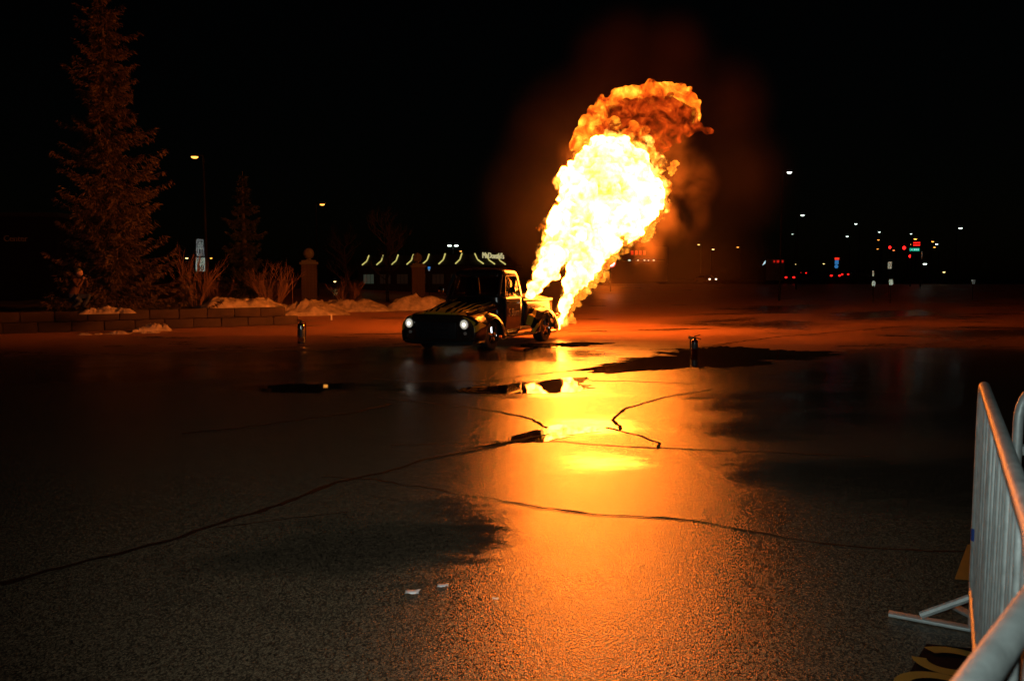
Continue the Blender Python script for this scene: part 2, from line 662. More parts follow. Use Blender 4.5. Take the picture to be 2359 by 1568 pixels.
for pts, w in [
    ([(0, 1347), (180, 1300), (400, 1240), (600, 1175), (760, 1118), (880, 1092), (960, 1060), (1080, 1040), (1180, 1018), (1265, 1000)], 0.027),
    ([(740, 1100), (860, 1108), (960, 1122), (1100, 1145), (1250, 1168), (1380, 1186), (1520, 1192), (1640, 1206), (1760, 1230), (1900, 1250), (2100, 1268), (2240, 1275)], 0.013),
    ([(870, 915), (960, 926), (1060, 936), (1150, 948), (1220, 965), (1262, 986)], 0.022),
    ([(1395, 984), (1425, 990), (1414, 968), (1420, 955), (1450, 938), (1500, 922), (1560, 910), (1640, 896)], 0.022),
    ([(1420, 990), (1480, 1005), (1518, 1020), (1512, 1031), (1400, 1026), (1300, 1018), (1262, 1014)], 0.016),
    ([(1512, 1032), (1600, 1036), (1720, 1040), (1850, 1046), (2000, 1050)], 0.015),
    ([(1265, 1014), (1180, 1016), (1080, 1020), (900, 1025)], 0.014),
    ([(1100, 880), (1200, 866), (1330, 852), (1420, 838), (1520, 815), (1620, 800), (1700, 790)], 0.020),
    ([(850, 872), (960, 880), (1060, 876), (1200, 880), (1340, 876), (1450, 878), (1600, 884)], 0.022),
    ([(420, 1000), (560, 985), (700, 966), (820, 950), (900, 930)], 0.03),
    ([(1280, 760), (1500, 752), (1800, 748), (2100, 742)], 0.045),
    ([(1640, 795), (1800, 775), (1960, 762), (2100, 750)], 0.045),
    ([(500, 1215), (590, 1205), (700, 1190), (800, 1180)], 0.010),
]:
    crack(pts, w)


def sheet(name, pts, m, z, rag=0.05, parent=None, fine_step=0.06):
    g = [gp(u, v) for u, v in pts]
    out = []
    n = len(g)
    for i in range(n):
        p0, p1, p2, p3 = g[(i - 1) % n], g[i], g[(i + 1) % n], g[(i + 2) % n]
        k = max(2, int((p2 - p1).length / fine_step))
        for j in range(k):
            t = j / k
            q = 0.5 * ((2 * p1) + (p2 - p0) * t + (2 * p0 - 5 * p1 + 4 * p2 - p3) * t * t + (3 * p1 - p0 - 3 * p2 + p3) * t ** 3)
            out.append(q)
    c = sum(out, Vector()) / len(out)
    res = []
    for q in out:
        d = (q - c).normalized()
        res.append((q + d * (fbm(q, 1.6) * rag * 1.6 + fbm(q, 7) * rag)) + Vector((0, 0, z)))
    bm = bmesh.new()
    vs = [bm.verts.new(p) for p in res]
    es = [bm.edges.new((vs[i], vs[(i + 1) % len(vs)])) for i in range(len(vs))]
    bmesh.ops.triangle_fill(bm, edges=es, use_beauty=True)
    me_ = bpy.data.meshes.new(name)
    for f in bm.faces:
        if f.normal.z < 0:
            f.normal_flip()
    bm.to_mesh(me_)
    bm.free()
    me_.materials.append(m)
    o = bpy.data.objects.new(name, me_)
    C.objects.link(o)
    o.parent = parent
    return o


for pts, lab in [
    ([(1060, 899), (1120, 889), (1200, 884), (1262, 875), (1325, 872), (1350, 880), (1352, 893), (1320, 900), (1240, 907), (1150, 907), (1080, 907)],
     'bright puddle mirroring the fire between truck and first crack'),
    ([(1252, 996), (1268, 984), (1330, 982), (1392, 984), (1408, 990), (1350, 999), (1290, 1004), (1262, 1014), (1225, 1018), (1190, 1021), (1140, 1025), (1090, 1031),
      (1150, 1020), (1200, 1009)], 'narrow puddle lying where the asphalt cracks meet'),
    ([(1338, 852), (1390, 840), (1480, 822), (1560, 808), (1640, 799), (1720, 801), (1830, 806), (1930, 812), (1890, 824), (1800, 834), (1740, 844), (1670, 846), (1590, 846), (1500, 853), (1430, 858), (1370, 857)],
     'long dark puddle around the foot of the right fire extinguisher'),
    ([(600, 893), (680, 884), (760, 885), (790, 893), (740, 902), (650, 905)], 'small dark puddle left of the truck front'),
    ([(1180, 794), (1260, 790), (1340, 788), (1420, 790), (1360, 796), (1250, 800)], 'thin puddle behind the truck rear wheel'),
    ([(1180, 800), (1220, 797), (1236, 803), (1205, 809), (1182, 807)], 'glowing little puddle under the truck running board'),
]:
    tag(sheet('puddle', pts, M_water, 0.004, rag=0.34 if 'long' in lab else 0.16), lab, kind='structure')


# ------------------------------------------------------------------ planted bed behind the wall, far verge
WA = Vector((-18.2, 19.9, 0))
WB = gp(648, 748)
wdir = (WB - WA).normalized()
wn_ = Vector((-wdir.y, wdir.x, 0))          # away from the lot
WH = 0.62
bx = []
for i in range(22):
    row = []
    for k in range(14):
        p = WA.lerp(WB, i / 21) + wn_ * (0.30 + k * 1.3)
        p.z = WH - 0.05 + 0.12 * fbm(p, 0.4) - 0.02 * k * 0
        row.append(p)
    bx.append(row)
rowe = [Vector((p.x + 0.5, p.y - 0.1, -0.02)) for p in bx[-1]]
bx.append(rowe)
rowb = [[Vector((p.x, p.y, p.z)) for p in r] for r in bx]
tag(MB().grid(bx).build('planted_bed', M_soil), 'dark raised planting bed behind the block wall', kind='structure')

# ------------------------------------------------------------------ retaining wall of large blocks
wall = thing('retaining_wall', 'low concrete block retaining wall along the left of the lot', 'wall', WA, math.atan2(wdir.y, wdir.x))
wl = (WB - WA).length
bl, bh = 0.86, WH / 2
blk = MB().box((0, 0, 0), (bl - 0.02, 0.34, bh - 0.014), bev=0.018).mesh('block', M_block)
for r in range(2):
    x = -0.43 * r
    while x < wl:
        o = bpy.data.objects.new('block', blk)
        C.objects.link(o)
        o.parent = wall
        o.location = (x + bl / 2, rnd.uniform(-0.012, 0.012) + 0.01 * r, bh * (r + 0.5))
        o.rotation_euler = (0, 0, rnd.uniform(-0.012, 0.012))
        x += bl
MB().box((wl / 2, 0.06, WH / 2 - 0.02), (wl - 0.3, 0.12, WH - 0.06)).build('wall_backing', M_block, wall)


# ------------------------------------------------------------------ snow
def snow_pile(label, c, L, Wd, H, rz, seed, cat='snow pile'):
    r0 = random.Random(seed)
    rows = []
    nu, nv = 80, 40
    off = Vector((seed * 3.7, seed * 1.3, 0))
    for i in range(nu):
        u = i / (nu - 1) * 2 - 1
        row = []
        for k in range(nv):
            w = k / (nv - 1) * 2 - 1
            x, y = u * L / 2, w * Wd / 2
            e = max(0, 1 - abs(u) ** 2.4) * max(0, 1 - abs(w) ** 2.2)
            h = H * e ** 0.6 * (0.75 + 0.5 * fbm(Vector((x, y, 0)) + off, 0.8)) + e ** 0.3 * (0.10 * fbm(Vector((x, y, 3)) + off, 3.5) + 0.07 * abs(fbm(Vector((x, y, 7)) + off, 9.0)))
            row.append(Vector((x, y, max(-0.03, h - 0.015))))
        rows.append(row)
    o = MB().grid(rows).build('snow_pile', M_snow, angle=180)
    o.location = c
    o.rotation_euler = (0, 0, rz)
    return tag(o, label, cat, 'old snow piles at the lot edge')


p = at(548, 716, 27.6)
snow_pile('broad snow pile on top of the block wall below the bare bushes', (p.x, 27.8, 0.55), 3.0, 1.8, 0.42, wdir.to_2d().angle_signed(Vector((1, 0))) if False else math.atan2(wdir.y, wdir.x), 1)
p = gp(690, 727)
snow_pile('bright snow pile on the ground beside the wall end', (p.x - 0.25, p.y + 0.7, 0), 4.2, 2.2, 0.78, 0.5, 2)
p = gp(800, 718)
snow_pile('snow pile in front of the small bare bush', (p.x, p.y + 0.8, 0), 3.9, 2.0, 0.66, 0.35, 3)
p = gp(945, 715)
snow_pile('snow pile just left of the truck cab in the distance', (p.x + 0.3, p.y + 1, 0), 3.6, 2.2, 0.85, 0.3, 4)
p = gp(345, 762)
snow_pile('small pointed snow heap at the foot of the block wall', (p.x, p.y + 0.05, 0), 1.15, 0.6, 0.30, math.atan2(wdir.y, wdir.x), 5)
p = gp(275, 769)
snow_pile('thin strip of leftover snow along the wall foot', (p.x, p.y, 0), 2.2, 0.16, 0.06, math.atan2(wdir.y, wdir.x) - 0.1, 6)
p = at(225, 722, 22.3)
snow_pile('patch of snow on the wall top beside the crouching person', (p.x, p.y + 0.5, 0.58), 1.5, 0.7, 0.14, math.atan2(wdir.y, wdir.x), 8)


# ------------------------------------------------------------------ trees and bushes
def spruce(label, base, H, RB, seed, m, layers=46, dens=1.0, group='spruces beyond the wall'):
    r0 = random.Random(seed)
    t = thing('spruce_tree', label, 'tree', base, 0, group)
    MB().tube([(0, 0, -0.1), (0.03, 0, H * 0.3), (-0.02, 0.02, H * 0.7), (0, 0, H * 0.99)], [0.19, 0.14, 0.07, 0.012], 10).build('trunk', M_wood, t)
    br = MB()
    V, F = [], []
    for l in range(layers):
        f = (l + r0.uniform(-0.3, 0.3)) / layers
        z = H * (0.03 + 0.96 * f)
        rad = RB * (1 - f) ** 0.68 * (0.97 + 0.2 * math.sin(l * 1.9) * r0.random())
        nb = max(5, int(11 * (1 - f * 0.55)))
        a0 = r0.random() * 6.3
        for k in range(nb):
            a = a0 + 2 * math.pi * k / nb + r0.uniform(-0.25, 0.25)
            ln = max(0.12, rad * r0.uniform(0.42, 1.18) * (0.86 + 0.26 * math.sin(a * 2.0 + l * 0.37) + 0.12 * math.sin(a * 5 + l)))
            droop = 0.28 * ln * r0.uniform(0.6, 1.3)
            lift = 0.18 * ln
            d = Vector((math.cos(a), math.sin(a), 0))
            side = Vector((-d.y, d.x, 0))
            pts = []
            for s in range(5):
                q = s / 4
                pts.append(d * ln * q + Vector((0, 0, z - droop * math.sin(q * math.pi * 0.75) + lift * q * q)))
            if l % 2 == 0:
                br.tube(pts, [0.022 * (1 - q * 0.2) for q in range(5)], 4, cap=False)
            cnt = int(dens * (20 + 75 * ln))
            for j in range(cnt):
                q = r0.random() ** 0.75
                i0 = min(3, int(q * 4))
                p = pts[i0].lerp(pts[i0 + 1], q * 4 - i0)
                spread = (0.07 + 0.16 * ln * (1 - q * 0.75))
                sd = r0.uniform(-1, 1)
                p = p + side * sd * spread + Vector((0, 0, r0.uniform(-0.09, 0.03)))
                dirv = (d * r0.uniform(0.25, 0.9) + side * sd * 0.8 + Vector((0, 0, r0.uniform(-1.1, 0.12)))).normalized()
                ll = r0.uniform(0.08, 0.19)
                up = Vector((r0.uniform(-1, 1), r0.uniform(-1, 1), r0.uniform(-0.3, 1)))
                w = dirv.cross(up)
                if w.length < 0.05:
                    continue
                w = w.normalized() * r0.uniform(0.009, 0.019)
                o = len(V)
                V.extend([p - w * 0.5, p + w * 0.5, p + dirv * ll * 0.6 + w, p + dirv * ll, p + dirv * ll * 0.6 - w])
                F.append((o, o + 1, o + 2, o + 3, o + 4))
    br.build('branches', M_wood, t)['kind'] = 'stuff'
    me_ = bpy.data.meshes.new('crown')
    me_.from_pydata([tuple(q) for q in V], [], F)
    me_.materials.append(m)
    co = bpy.data.objects.new('crown', me_)
    C.objects.link(co)
    co.parent = t
    return t


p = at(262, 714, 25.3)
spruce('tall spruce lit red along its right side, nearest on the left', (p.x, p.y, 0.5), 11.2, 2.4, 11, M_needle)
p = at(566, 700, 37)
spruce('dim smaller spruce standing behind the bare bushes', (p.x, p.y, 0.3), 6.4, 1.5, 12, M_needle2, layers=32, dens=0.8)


def bush(label, base, H, sprd, seed, stems=14, group='bare winter bushes'):
    r0 = random.Random(seed)
    b = thing('bare_bush', label, 'bush', base, 0, group)
    mb = MB()

    def grow(p, d, ln, r, lev):
        pts = [p]
        dd = d.copy()
        n = 5
        for i in range(n):
            dd = (dd + Vector((r0.uniform(-.16, .16), r0.uniform(-.16, .16), r0.uniform(-.05, .12)))).normalized()
            pts.append(pts[-1] + dd * ln / n)
        mb.tube(pts, [r * (1 - 0.75 * i / n) for i in range(n + 1)], 4 if lev else 5, cap=False)
        if lev < 3:
            for k in range(r0.randint(3, 4) if lev < 2 else 3):
                i = r0.randint(1, n - 1) if k else n - 1
                an = r0.uniform(0, 6.28)
                sd = Vector((math.cos(an), math.sin(an), 0.25))
                grow(pts[i], (dd * 1.0 + sd * r0.uniform(0.3, 0.75)).normalized(), ln * r0.uniform(0.42, 0.66), r * 0.55, lev + 1)
    for s in range(stems):
        an = r0.uniform(0, 6.28)
        tilt = sprd * math.sqrt(r0.random())
        d = Vector((math.cos(an) * tilt, math.sin(an) * tilt, 1)).normalized()
        grow(Vector((math.cos(an) * .12, math.sin(an) * .12, -0.05)), d, H * r0.uniform(0.5, 0.72), 0.016, 0)
    mb.build('twigs', M_twig, b)
    return b


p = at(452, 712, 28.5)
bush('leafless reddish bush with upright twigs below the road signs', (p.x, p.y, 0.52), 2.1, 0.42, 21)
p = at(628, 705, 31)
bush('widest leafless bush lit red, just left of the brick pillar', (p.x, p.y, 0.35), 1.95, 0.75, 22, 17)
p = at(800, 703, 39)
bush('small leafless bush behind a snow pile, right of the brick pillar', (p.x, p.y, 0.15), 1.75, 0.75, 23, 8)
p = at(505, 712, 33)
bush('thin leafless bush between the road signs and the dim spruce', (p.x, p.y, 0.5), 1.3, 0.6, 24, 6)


def bare_tree(label, base, H, seed):
    r0 = random.Random(seed)
    t = thing('bare_tree', label, 'tree', base)
    tr, cw = MB(), MB()
    tp_ = [Vector((0, 0, -0.1))]
    for i in range(6):
        tp_.append(tp_[-1] + Vector((r0.uniform(-.07, .07), r0.uniform(-.07, .07), H / 7)))
    tr.tube(tp_, [0.13 - 0.016 * i for i in range(7)], 8)

    def grow(p, d, ln, r, lev):
        pts = [p]
        dd = d.copy()
        for i in range(5):
            dd = (dd + Vector((r0.uniform(-.2, .2), r0.uniform(-.2, .2), r0.uniform(-.03, .13)))).normalized()
            pts.append(pts[-1] + dd * ln / 5)
        cw.tube(pts, [r * (1 - 0.15 * i) for i in range(6)], 4, cap=False)
        if lev < 3:
            for k in range(4):
                an = r0.uniform(0, 6.28)
                grow(pts[r0.randint(1, 5)], (dd + Vector((math.cos(an), math.sin(an), 0.3)) * r0.uniform(0.5, 1.0)).normalized(), ln * r0.uniform(0.45, 0.7), r * 0.5, lev + 1)
    for i in range(2, 7):
        for k in range(3):
            an = r0.uniform(0, 6.28)
            grow(tp_[i], Vector((math.cos(an), math.sin(an), r0.uniform(0.4, 1.0))).normalized(), H * r0.uniform(0.2, 0.33), 0.045, 0)
    tr.build('trunk', M_wood, t)
    cw.build('crown', M_wood, t)
    return t


p = at(893, 700, 56)
bare_tree('dark leafless tree in front of the glowing roof ribs', (p.x, p.y, 0), 5.6, 41)
p = at(800, 700, 64)
bare_tree('second dark leafless tree left of the other, before the roof', (p.x, p.y, 0), 5.0, 43)

# ------------------------------------------------------------------ brick pillars with stone balls
def pillar(label, u, d, top_v):
    p = at(u, 700, d)
    h = at(u, top_v, d).z
    t = thing('brick_pillar', label, 'pillar', (p.x, d, 0), 0.25, 'brick gate pillars')
    w = 0.78
    n = 0
    bw, bhh = 0.195, 0.075
    bm_ = MB().box((0, 0, 0), (bw - 0.012, 0.10, bhh - 0.011)).mesh('brick', M_brick, smooth=False)
    rows = int((h - 0.25) / bhh)
    MB().box((0, 0, (h - 0.25) / 2), (w - 0.10, w - 0.10, h - 0.25)).build('mortar_core', M_stone, t)
    # the two faces the lot can see, brick by brick, down to where the snow hides them
    for r in range(rows):
        for s in range(4):
            for face in (0, 1):
                if n >= 290:
                    break
                o = bpy.data.objects.new('brick', bm_)
                C.objects.link(o)
                o.parent = t
                off = (s + 0.5) * bw - w / 2 + (bw * 0.25 if r % 2 else -bw * 0.0) - (0.05 if r % 2 else 0)
                off = max(-w / 2 + 0.09, min(w / 2 - 0.09, off))
                zz = (rows - r - 0.5) * bhh + (h - 0.25 - rows * bhh)
                if face == 0:
                    o.location = (off, -w / 2 + 0.045, zz)
                else:
                    o.location = (w / 2 - 0.047, off, zz)
                    o.rotation_euler = (0, 0, math.pi / 2)
                n += 1
    MB().box((0, 0, h - 0.19), (w + 0.16, w + 0.16, 0.12), bev=0.02).build('cap', M_stone, t)
    MB().box((0, 0, h - 0.08), (w - 0.05, w - 0.05, 0.10), bev=0.02).build('cap_step', M_stone, t)
    MB().lathe([(0.15, 0), (0.10, 0.05), (0.10, 0.08)], 16, c=(0, 0, h - 0.03)).build('ball_neck', M_stone, t)
    MB().ball((0, 0, h + 0.31), 0.28, 20, 14).build('ball', M_stone, t)
    return t


pillar('brick pillar with stone ball behind the widest bare bush', 713, 40, 598)
pillar('dim brick pillar with stone ball behind the truck bonnet', 962, 46, 606)


# ------------------------------------------------------------------ the fire truck's pickup: hot rod
TH = R(27)
truck = thing('pickup_truck', 'black vintage pickup truck with yellow flame paint on the bonnet', 'truck', (-1.228, 17.6, 0), 0)
# local +X forward; forward in the world is (-sin, -cos)
truck.rotation_euler = (0, 0, math.atan2(-math.cos(TH), -math.sin(TH)))


def paint_material():
    m = bpy.data.materials.new('black_flame_paint')
    m.use_nodes = True
    nt = m.node_tree
    L = nt.links.new
    b = nt.nodes['Principled BSDF']
    a = N(nt, 'ShaderNodeAttribute', attribute_name='paint_mask')
    ra = N(nt, 'ShaderNodeValToRGB')
    ra.color_ramp.interpolation = 'LINEAR'
    e = ra.color_ramp.elements
    e[0].position = 0.46
    e[0].color = (0.026, 0.019, 0.016, 1)
    e[1].position = 0.54
    e[1].color = (0.88, 0.60, 0.05, 1)
    x = e.new(0.50)
    x.color = (0.30, 0.09, 0.01, 1)
    L(a.outputs['Fac'], ra.inputs[0])
    no = N(nt, 'ShaderNodeTexNoise')
    no.inputs['Scale'].default_value = 3
    mx = N(nt, 'ShaderNodeMix', data_type='RGBA', blend_type='MULTIPLY')
    mx.inputs[0].default_value = 0.25
    L(ra.outputs[0], mx.inputs[6])
    L(no.outputs[0], mx.inputs[7])
    L(mx.outputs[2], b.inputs['Base Color'])
    b.inputs['Roughness'].default_value = 0.22
    b.inputs['Specular IOR Level'].default_value = 0.35
    b.inputs['Coat Weight'].default_value = 0.6
    b.inputs['Coat Roughness'].default_value = 0.2
    return m


M_paint = paint_material()


def lick(s, x):
    """hot rod flame pattern: s runs round the panel, x runs back from the nose"""
    sw = s + 0.05 * math.sin(x * 7 + s * 3)
    ph = sw % 1.0
    k = int(math.floor(sw))
    amp = 0.55 + 0.45 * abs(math.sin(k * 2.3 + 1.1))
    tri = (1 - abs(2 * ph - 1))
    edge = amp * tri ** 1.9
    v = 0.5 + (edge - x) * 3.0
    # black teardrop islands inside the yellow root
    ph2 = (sw + 0.5) % 1.0 - 0.5
    dx = (x - 0.02) / (0.15 + 0.05 * math.sin(k * 1.7))
    dr = math.hypot(ph2 / (0.30 - 0.10 * max(-1, min(1, dx))), dx)
    return v if dr > 1 else min(v, 0.5 + (dr - 0.85) * 1.5)


def loft_part(name, rows, parent, flame=None, solid=0.012, m=None):
    """rows of points -> skin with thickness; flame(i,k,p) -> paint value"""
    mb = MB().grid(rows)
    o = mb.build(name, m or M_paint, parent, angle=50)
    a_ = o.data.attributes.new('paint_mask', 'FLOAT', 'POINT')
    nk = len(rows[0])
    vals = [(flame(i // nk, i % nk, Vector(q)) if flame else 0.0) for i, q in enumerate(mb.v)]
    a_.data.foreach_set('value', vals)
    if solid:
        md = o.modifiers.new('skin', 'SOLIDIFY')
        md.thickness = solid
        md.offset = 0
    return o


def sup(t, n):
    """superellipse quarter: t 0..1 from (0,1) to (1,0)"""
    a = t * math.pi / 2
    return math.sin(a) ** (2 / n), math.cos(a) ** (2 / n)


def lerp(a, b, t):
    return a + (b - a) * t


def interp(x, tab):
    for (x0, y0), (x1, y1) in zip(tab[:-1], tab[1:]):
        if x <= x1:
            t = (x - x0) / (x1 - x0)
            t = max(0, t)
            return lerp(y0, y1, t * t * (3 - 2 * t))
    return tab[-1][1]


# bonnet
NH = 84
rows = []
for i in range(NH):
    X = lerp(0.86, -0.70, i / (NH - 1))
    zt = interp(-X, [(-0.86, 0.765), (-0.74, 0.845), (-0.45, 0.93), (0.1, 1.05), (0.70, 1.155)])
    zb = interp(-X, [(-0.86, 0.74), (-0.5, 0.74), (0.7, 0.86)])
    hw = interp(-X, [(-0.86, 0.50), (-0.5, 0.56), (0.7, 0.70)])
    row = []
    for k in range(-30, 31):
        sx, sz = sup(abs(k) / 30, 3.0)
        row.append(Vector((X - 0.10 * (sx ** 2) * max(0, 1 - i / 14), math.copysign(sx, k) * hw, zb + (zt - zb) * sz)))
    rows.append(row)


def hood_flame(i, k, p):
    s = (k - 30) / 30 * 5.2 + 0.5 + 0.10 * math.sin(p.x * 5)
    return lick(s, (0.60 - p.x) / 1.2)


loft_part('bonnet', rows, truck, hood_flame)


for sg in (1, -1):
    MB().box((-0.30, 0.50 * sg, 0.66), (0.86, 0.26, 0.50), bev=0.04).build('inner_wing', M_black, truck)
    MB().box((0.62, 0.44 * sg, 0.60), (0.30, 0.20, 0.26), bev=0.04).build('inner_wing', M_black, truck)


# front fenders
def fender(name, sgn, X0, X1, axle, yin, yo, zt_tab, rw, zc, nose, flame, zlow=0.20):
    rows = []
    n = 70
    for i in range(n):
        X = lerp(X0, X1, i / (n - 1))
        zt = interp(-X, zt_tab)
        f = i / (n - 1)
        outy = yo - 0.10 * max(0, (f - 0.72) / 0.28) ** 2 - nose * max(0, (0.12 - f) / 0.12) ** 2
        d = abs(X - axle)
        zb = zlow
        if d < rw:
            zb = max(zlow, zc + math.sqrt(rw * rw - d * d) * 0.92)
        zb = min(zb, zt - 0.12)
        row = []
        zs = max(zb + 0.02, zt - 0.30)
        for k in range(26):
            if k < 18:
                a, b = sup(k / 17, 2.3)
                row.append(Vector((X, sgn * (yin + (outy - yin) * a), zs + (zt - zs) * b)))
            else:
                t = (k - 17) / 8
                row.append(Vector((X, sgn * (outy + 0.012 * math.sin(t * 3.1) - 0.02 * t), zs + (zb - zs) * t)))
        rows.append(row)
    return loft_part(name, rows, truck, flame)


def ff(i, k, p):
    s = k / 26 * 3.4 + 0.35
    return lick(s, (0.60 - p.x) / 1.05 + 0.09 * max(0, k - 12))


def fr(i, k, p):
    s = k / 26 * 2.2 + 0.1
    return lick(s, (-2.12 - p.x) / 0.62 + 0.14)


ZT = [(-0.86, 0.775), (-0.6, 0.84), (-0.1, 0.88), (0.35, 0.80), (0.62, 0.60), (0.84, 0.34)]
for sg in (1, -1):
    fender('front_fender', sg, 0.86, -0.80, 0.0, 0.42, 0.95, ZT, 0.39, 0.33, 0.03, ff)
ZTR = [(2.08, 0.45), (2.22, 0.70), (2.45, 0.84), (2.8, 0.88), (3.2, 0.82), (3.55, 0.66), (3.78, 0.50)]
for sg in (1, -1):
    fender('rear_fender', sg, -2.10, -3.72, -2.79, 0.66, 0.97, ZTR, 0.42, 0.34, 0.10, fr, zlow=0.26)

# nose panel: the wide rounded front with the grille mouth
rows = []
for i in range(25):
    t = i / 24
    ring = []
    for k in range(72):
        a = 2 * math.pi * k / 72
        c, s = math.cos(a), math.sin(a)
        y = math.copysign(abs(c) ** 0.42, c) * 0.94
        z = 0.485 + math.copysign(abs(s) ** 0.5, s) * 0.315
        if t < 0.3:
            q = t / 0.3
            sc = 1 - 0.09 * (1 - math.sqrt(max(0, 1 - (1 - q) ** 2)))
            xx = 0.80 + 0.13 * (1 - q) ** 0.8
            xx = 0.93 - 0.11 * q * q
        else:
            sc, xx = 1, 0.82 - 0.10 * (t - 0.3) / 0.7
        yy = y * (1 - 0.05 * (1 - min(1, t / 0.3)) ** 2)
        ring.append(Vector((xx - 0.16 * (abs(yy) / 0.94) ** 2.2, yy, 0.485 + (z - 0.485) * (1 - 0.10 * (1 - min(1, t / 0.3)) ** 2))))
    rows.append(ring)
nose = MB().grid(rows, close=True)
# front face fan with mild curvature
face = []
for q in (1.0, 0.8, 0.55, 0.3, 0.05):
    face.append([Vector((0.93 - 0.16 * (abs(p.y * q) / 0.94) ** 2.2, p.y * q, 0.485 + (p.z - 0.485) * q)) for p in rows[0]])
nose.grid(face, close=True)
no_ = nose.build('nose_panel', M_paint, truck, angle=50)
no_.data.attributes.new('paint_mask', 'FLOAT', 'POINT')


def nose_x(y):
    return 0.93 - 0.16 * (abs(y) / 0.94) ** 2.2


gr = MB().box((nose_x(0) + 0.0, 0, 0.46), (0.03, 1.02, 0.34), bev=0.01).build('grille', M_black, truck)
for z in (0.36, 0.47, 0.57):
    MB().tube([(nose_x(y) + 0.022, y, z) for y in np.linspace(-0.5, 0.5, 9)], 0.016, 8).build('grille_bar', M_dark, gr)
M_lens = mat('headlight_glass', (0.85, 0.85, 0.82), 0.06, 0.0, var=0.05, rvar=0.03, bump=0.01, bscale=30)
M_lamp = emit('headlight_lens_light', (1.0, 0.92, 0.74), 0.45)
M_bulb = emit('headlight_bulb', (1.0, 0.93, 0.78), 3.0)
for sg in (1, -1):
    y = 0.70 * sg
    hl = MB().lathe([(0.125, -0.05), (0.13, 0.0), (0.122, 0.03), (0.104, 0.036), (0.104, 0.02)], 28, 'x', (nose_x(y) + 0.03, y, 0.60), cap=False).build('headlight', M_chrome, truck)
    MB().lathe([(0.103, 0.0), (0.09, 0.018), (0.06, 0.030), (0.02, 0.035)], 28, 'x', (nose_x(y) + 0.045, y, 0.60)).build('lens', M_lamp, hl)
    MB().lathe([(0.045, 0.0), (0.035, 0.012), (0.012, 0.018)], 20, 'x', (nose_x(y) + 0.072, y, 0.595)).build('bulb', M_bulb, hl)
    MB().lathe([(0.098, 0.0), (0.10, 0.012), (0.092, 0.014)], 28, 'x', (nose_x(y) + 0.058, y, 0.60), cap=False).build('lens_ring', M_chrome, hl)
    MB().lathe([(0.035, -0.02), (0.035, 0.012), (0.02, 0.02)], 14, 'x', (nose_x(y) + 0.02, y, 0.405)).build('indicator_lamp', mat('indicator_glass', (0.6, 0.55, 0.5), 0.15), truck)
MB().tube([(0.82, -0.86, 0.20), (0.955, -0.6, 0.19), (0.99, 0, 0.19), (0.955, 0.6, 0.19), (0.82, 0.86, 0.20)], 0.035, 8).build('front_bumper', M_black, truck)

# cab
def cab_ring(z, xf, xr, hw, r=0.16, n=40):
    pts = []
    cx, hx = (xf + xr) / 2, (xf - xr) / 2
    for k in range(n):
        a = 2 * math.pi * (k + 0.5) / n
        c, s = math.cos(a), math.sin(a)
        pts.append(Vector((cx + math.copysign(abs(c) ** 0.38, c) * hx, math.copysign(abs(s) ** 0.38, s) * hw, z)))
    return pts


rows = [cab_ring(0.26, -0.62, -1.84, 0.70), cab_ring(0.34, -0.62, -1.88, 0.755), cab_ring(0.7, -0.62, -1.90, 0.79), cab_ring(1.0, -0.60, -1.90, 0.795),
        cab_ring(1.14, -0.60, -1.89, 0.775), cab_ring(1.175, -0.63, -1.87, 0.745)]
cb = MB().grid(rows, close=True)
cb.f.append(tuple(range(39, -1, -1)))
cbo = cb.build('cab_body', M_paint, truck)
cbo.data.attributes.new('paint_mask', 'FLOAT', 'POINT')
rows = [cab_ring(1.63, -0.88, -1.80, 0.665), cab_ring(1.68, -0.86, -1.82, 0.68), cab_ring(1.74, -0.90, -1.80, 0.655), cab_ring(1.79, -1.0, -1.74, 0.57),
        cab_ring(1.815, -1.12, -1.64, 0.40), cab_ring(1.825, -1.28, -1.48, 0.15)]
rf = MB().grid(rows, close=True)
rf.f.append(tuple(range(200, 240)))
rf.f.append(tuple(range(39, -1, -1)))
rfo = rf.build('roof', M_paint, truck)
rfo.data.attributes.new('paint_mask', 'FLOAT', 'POINT')
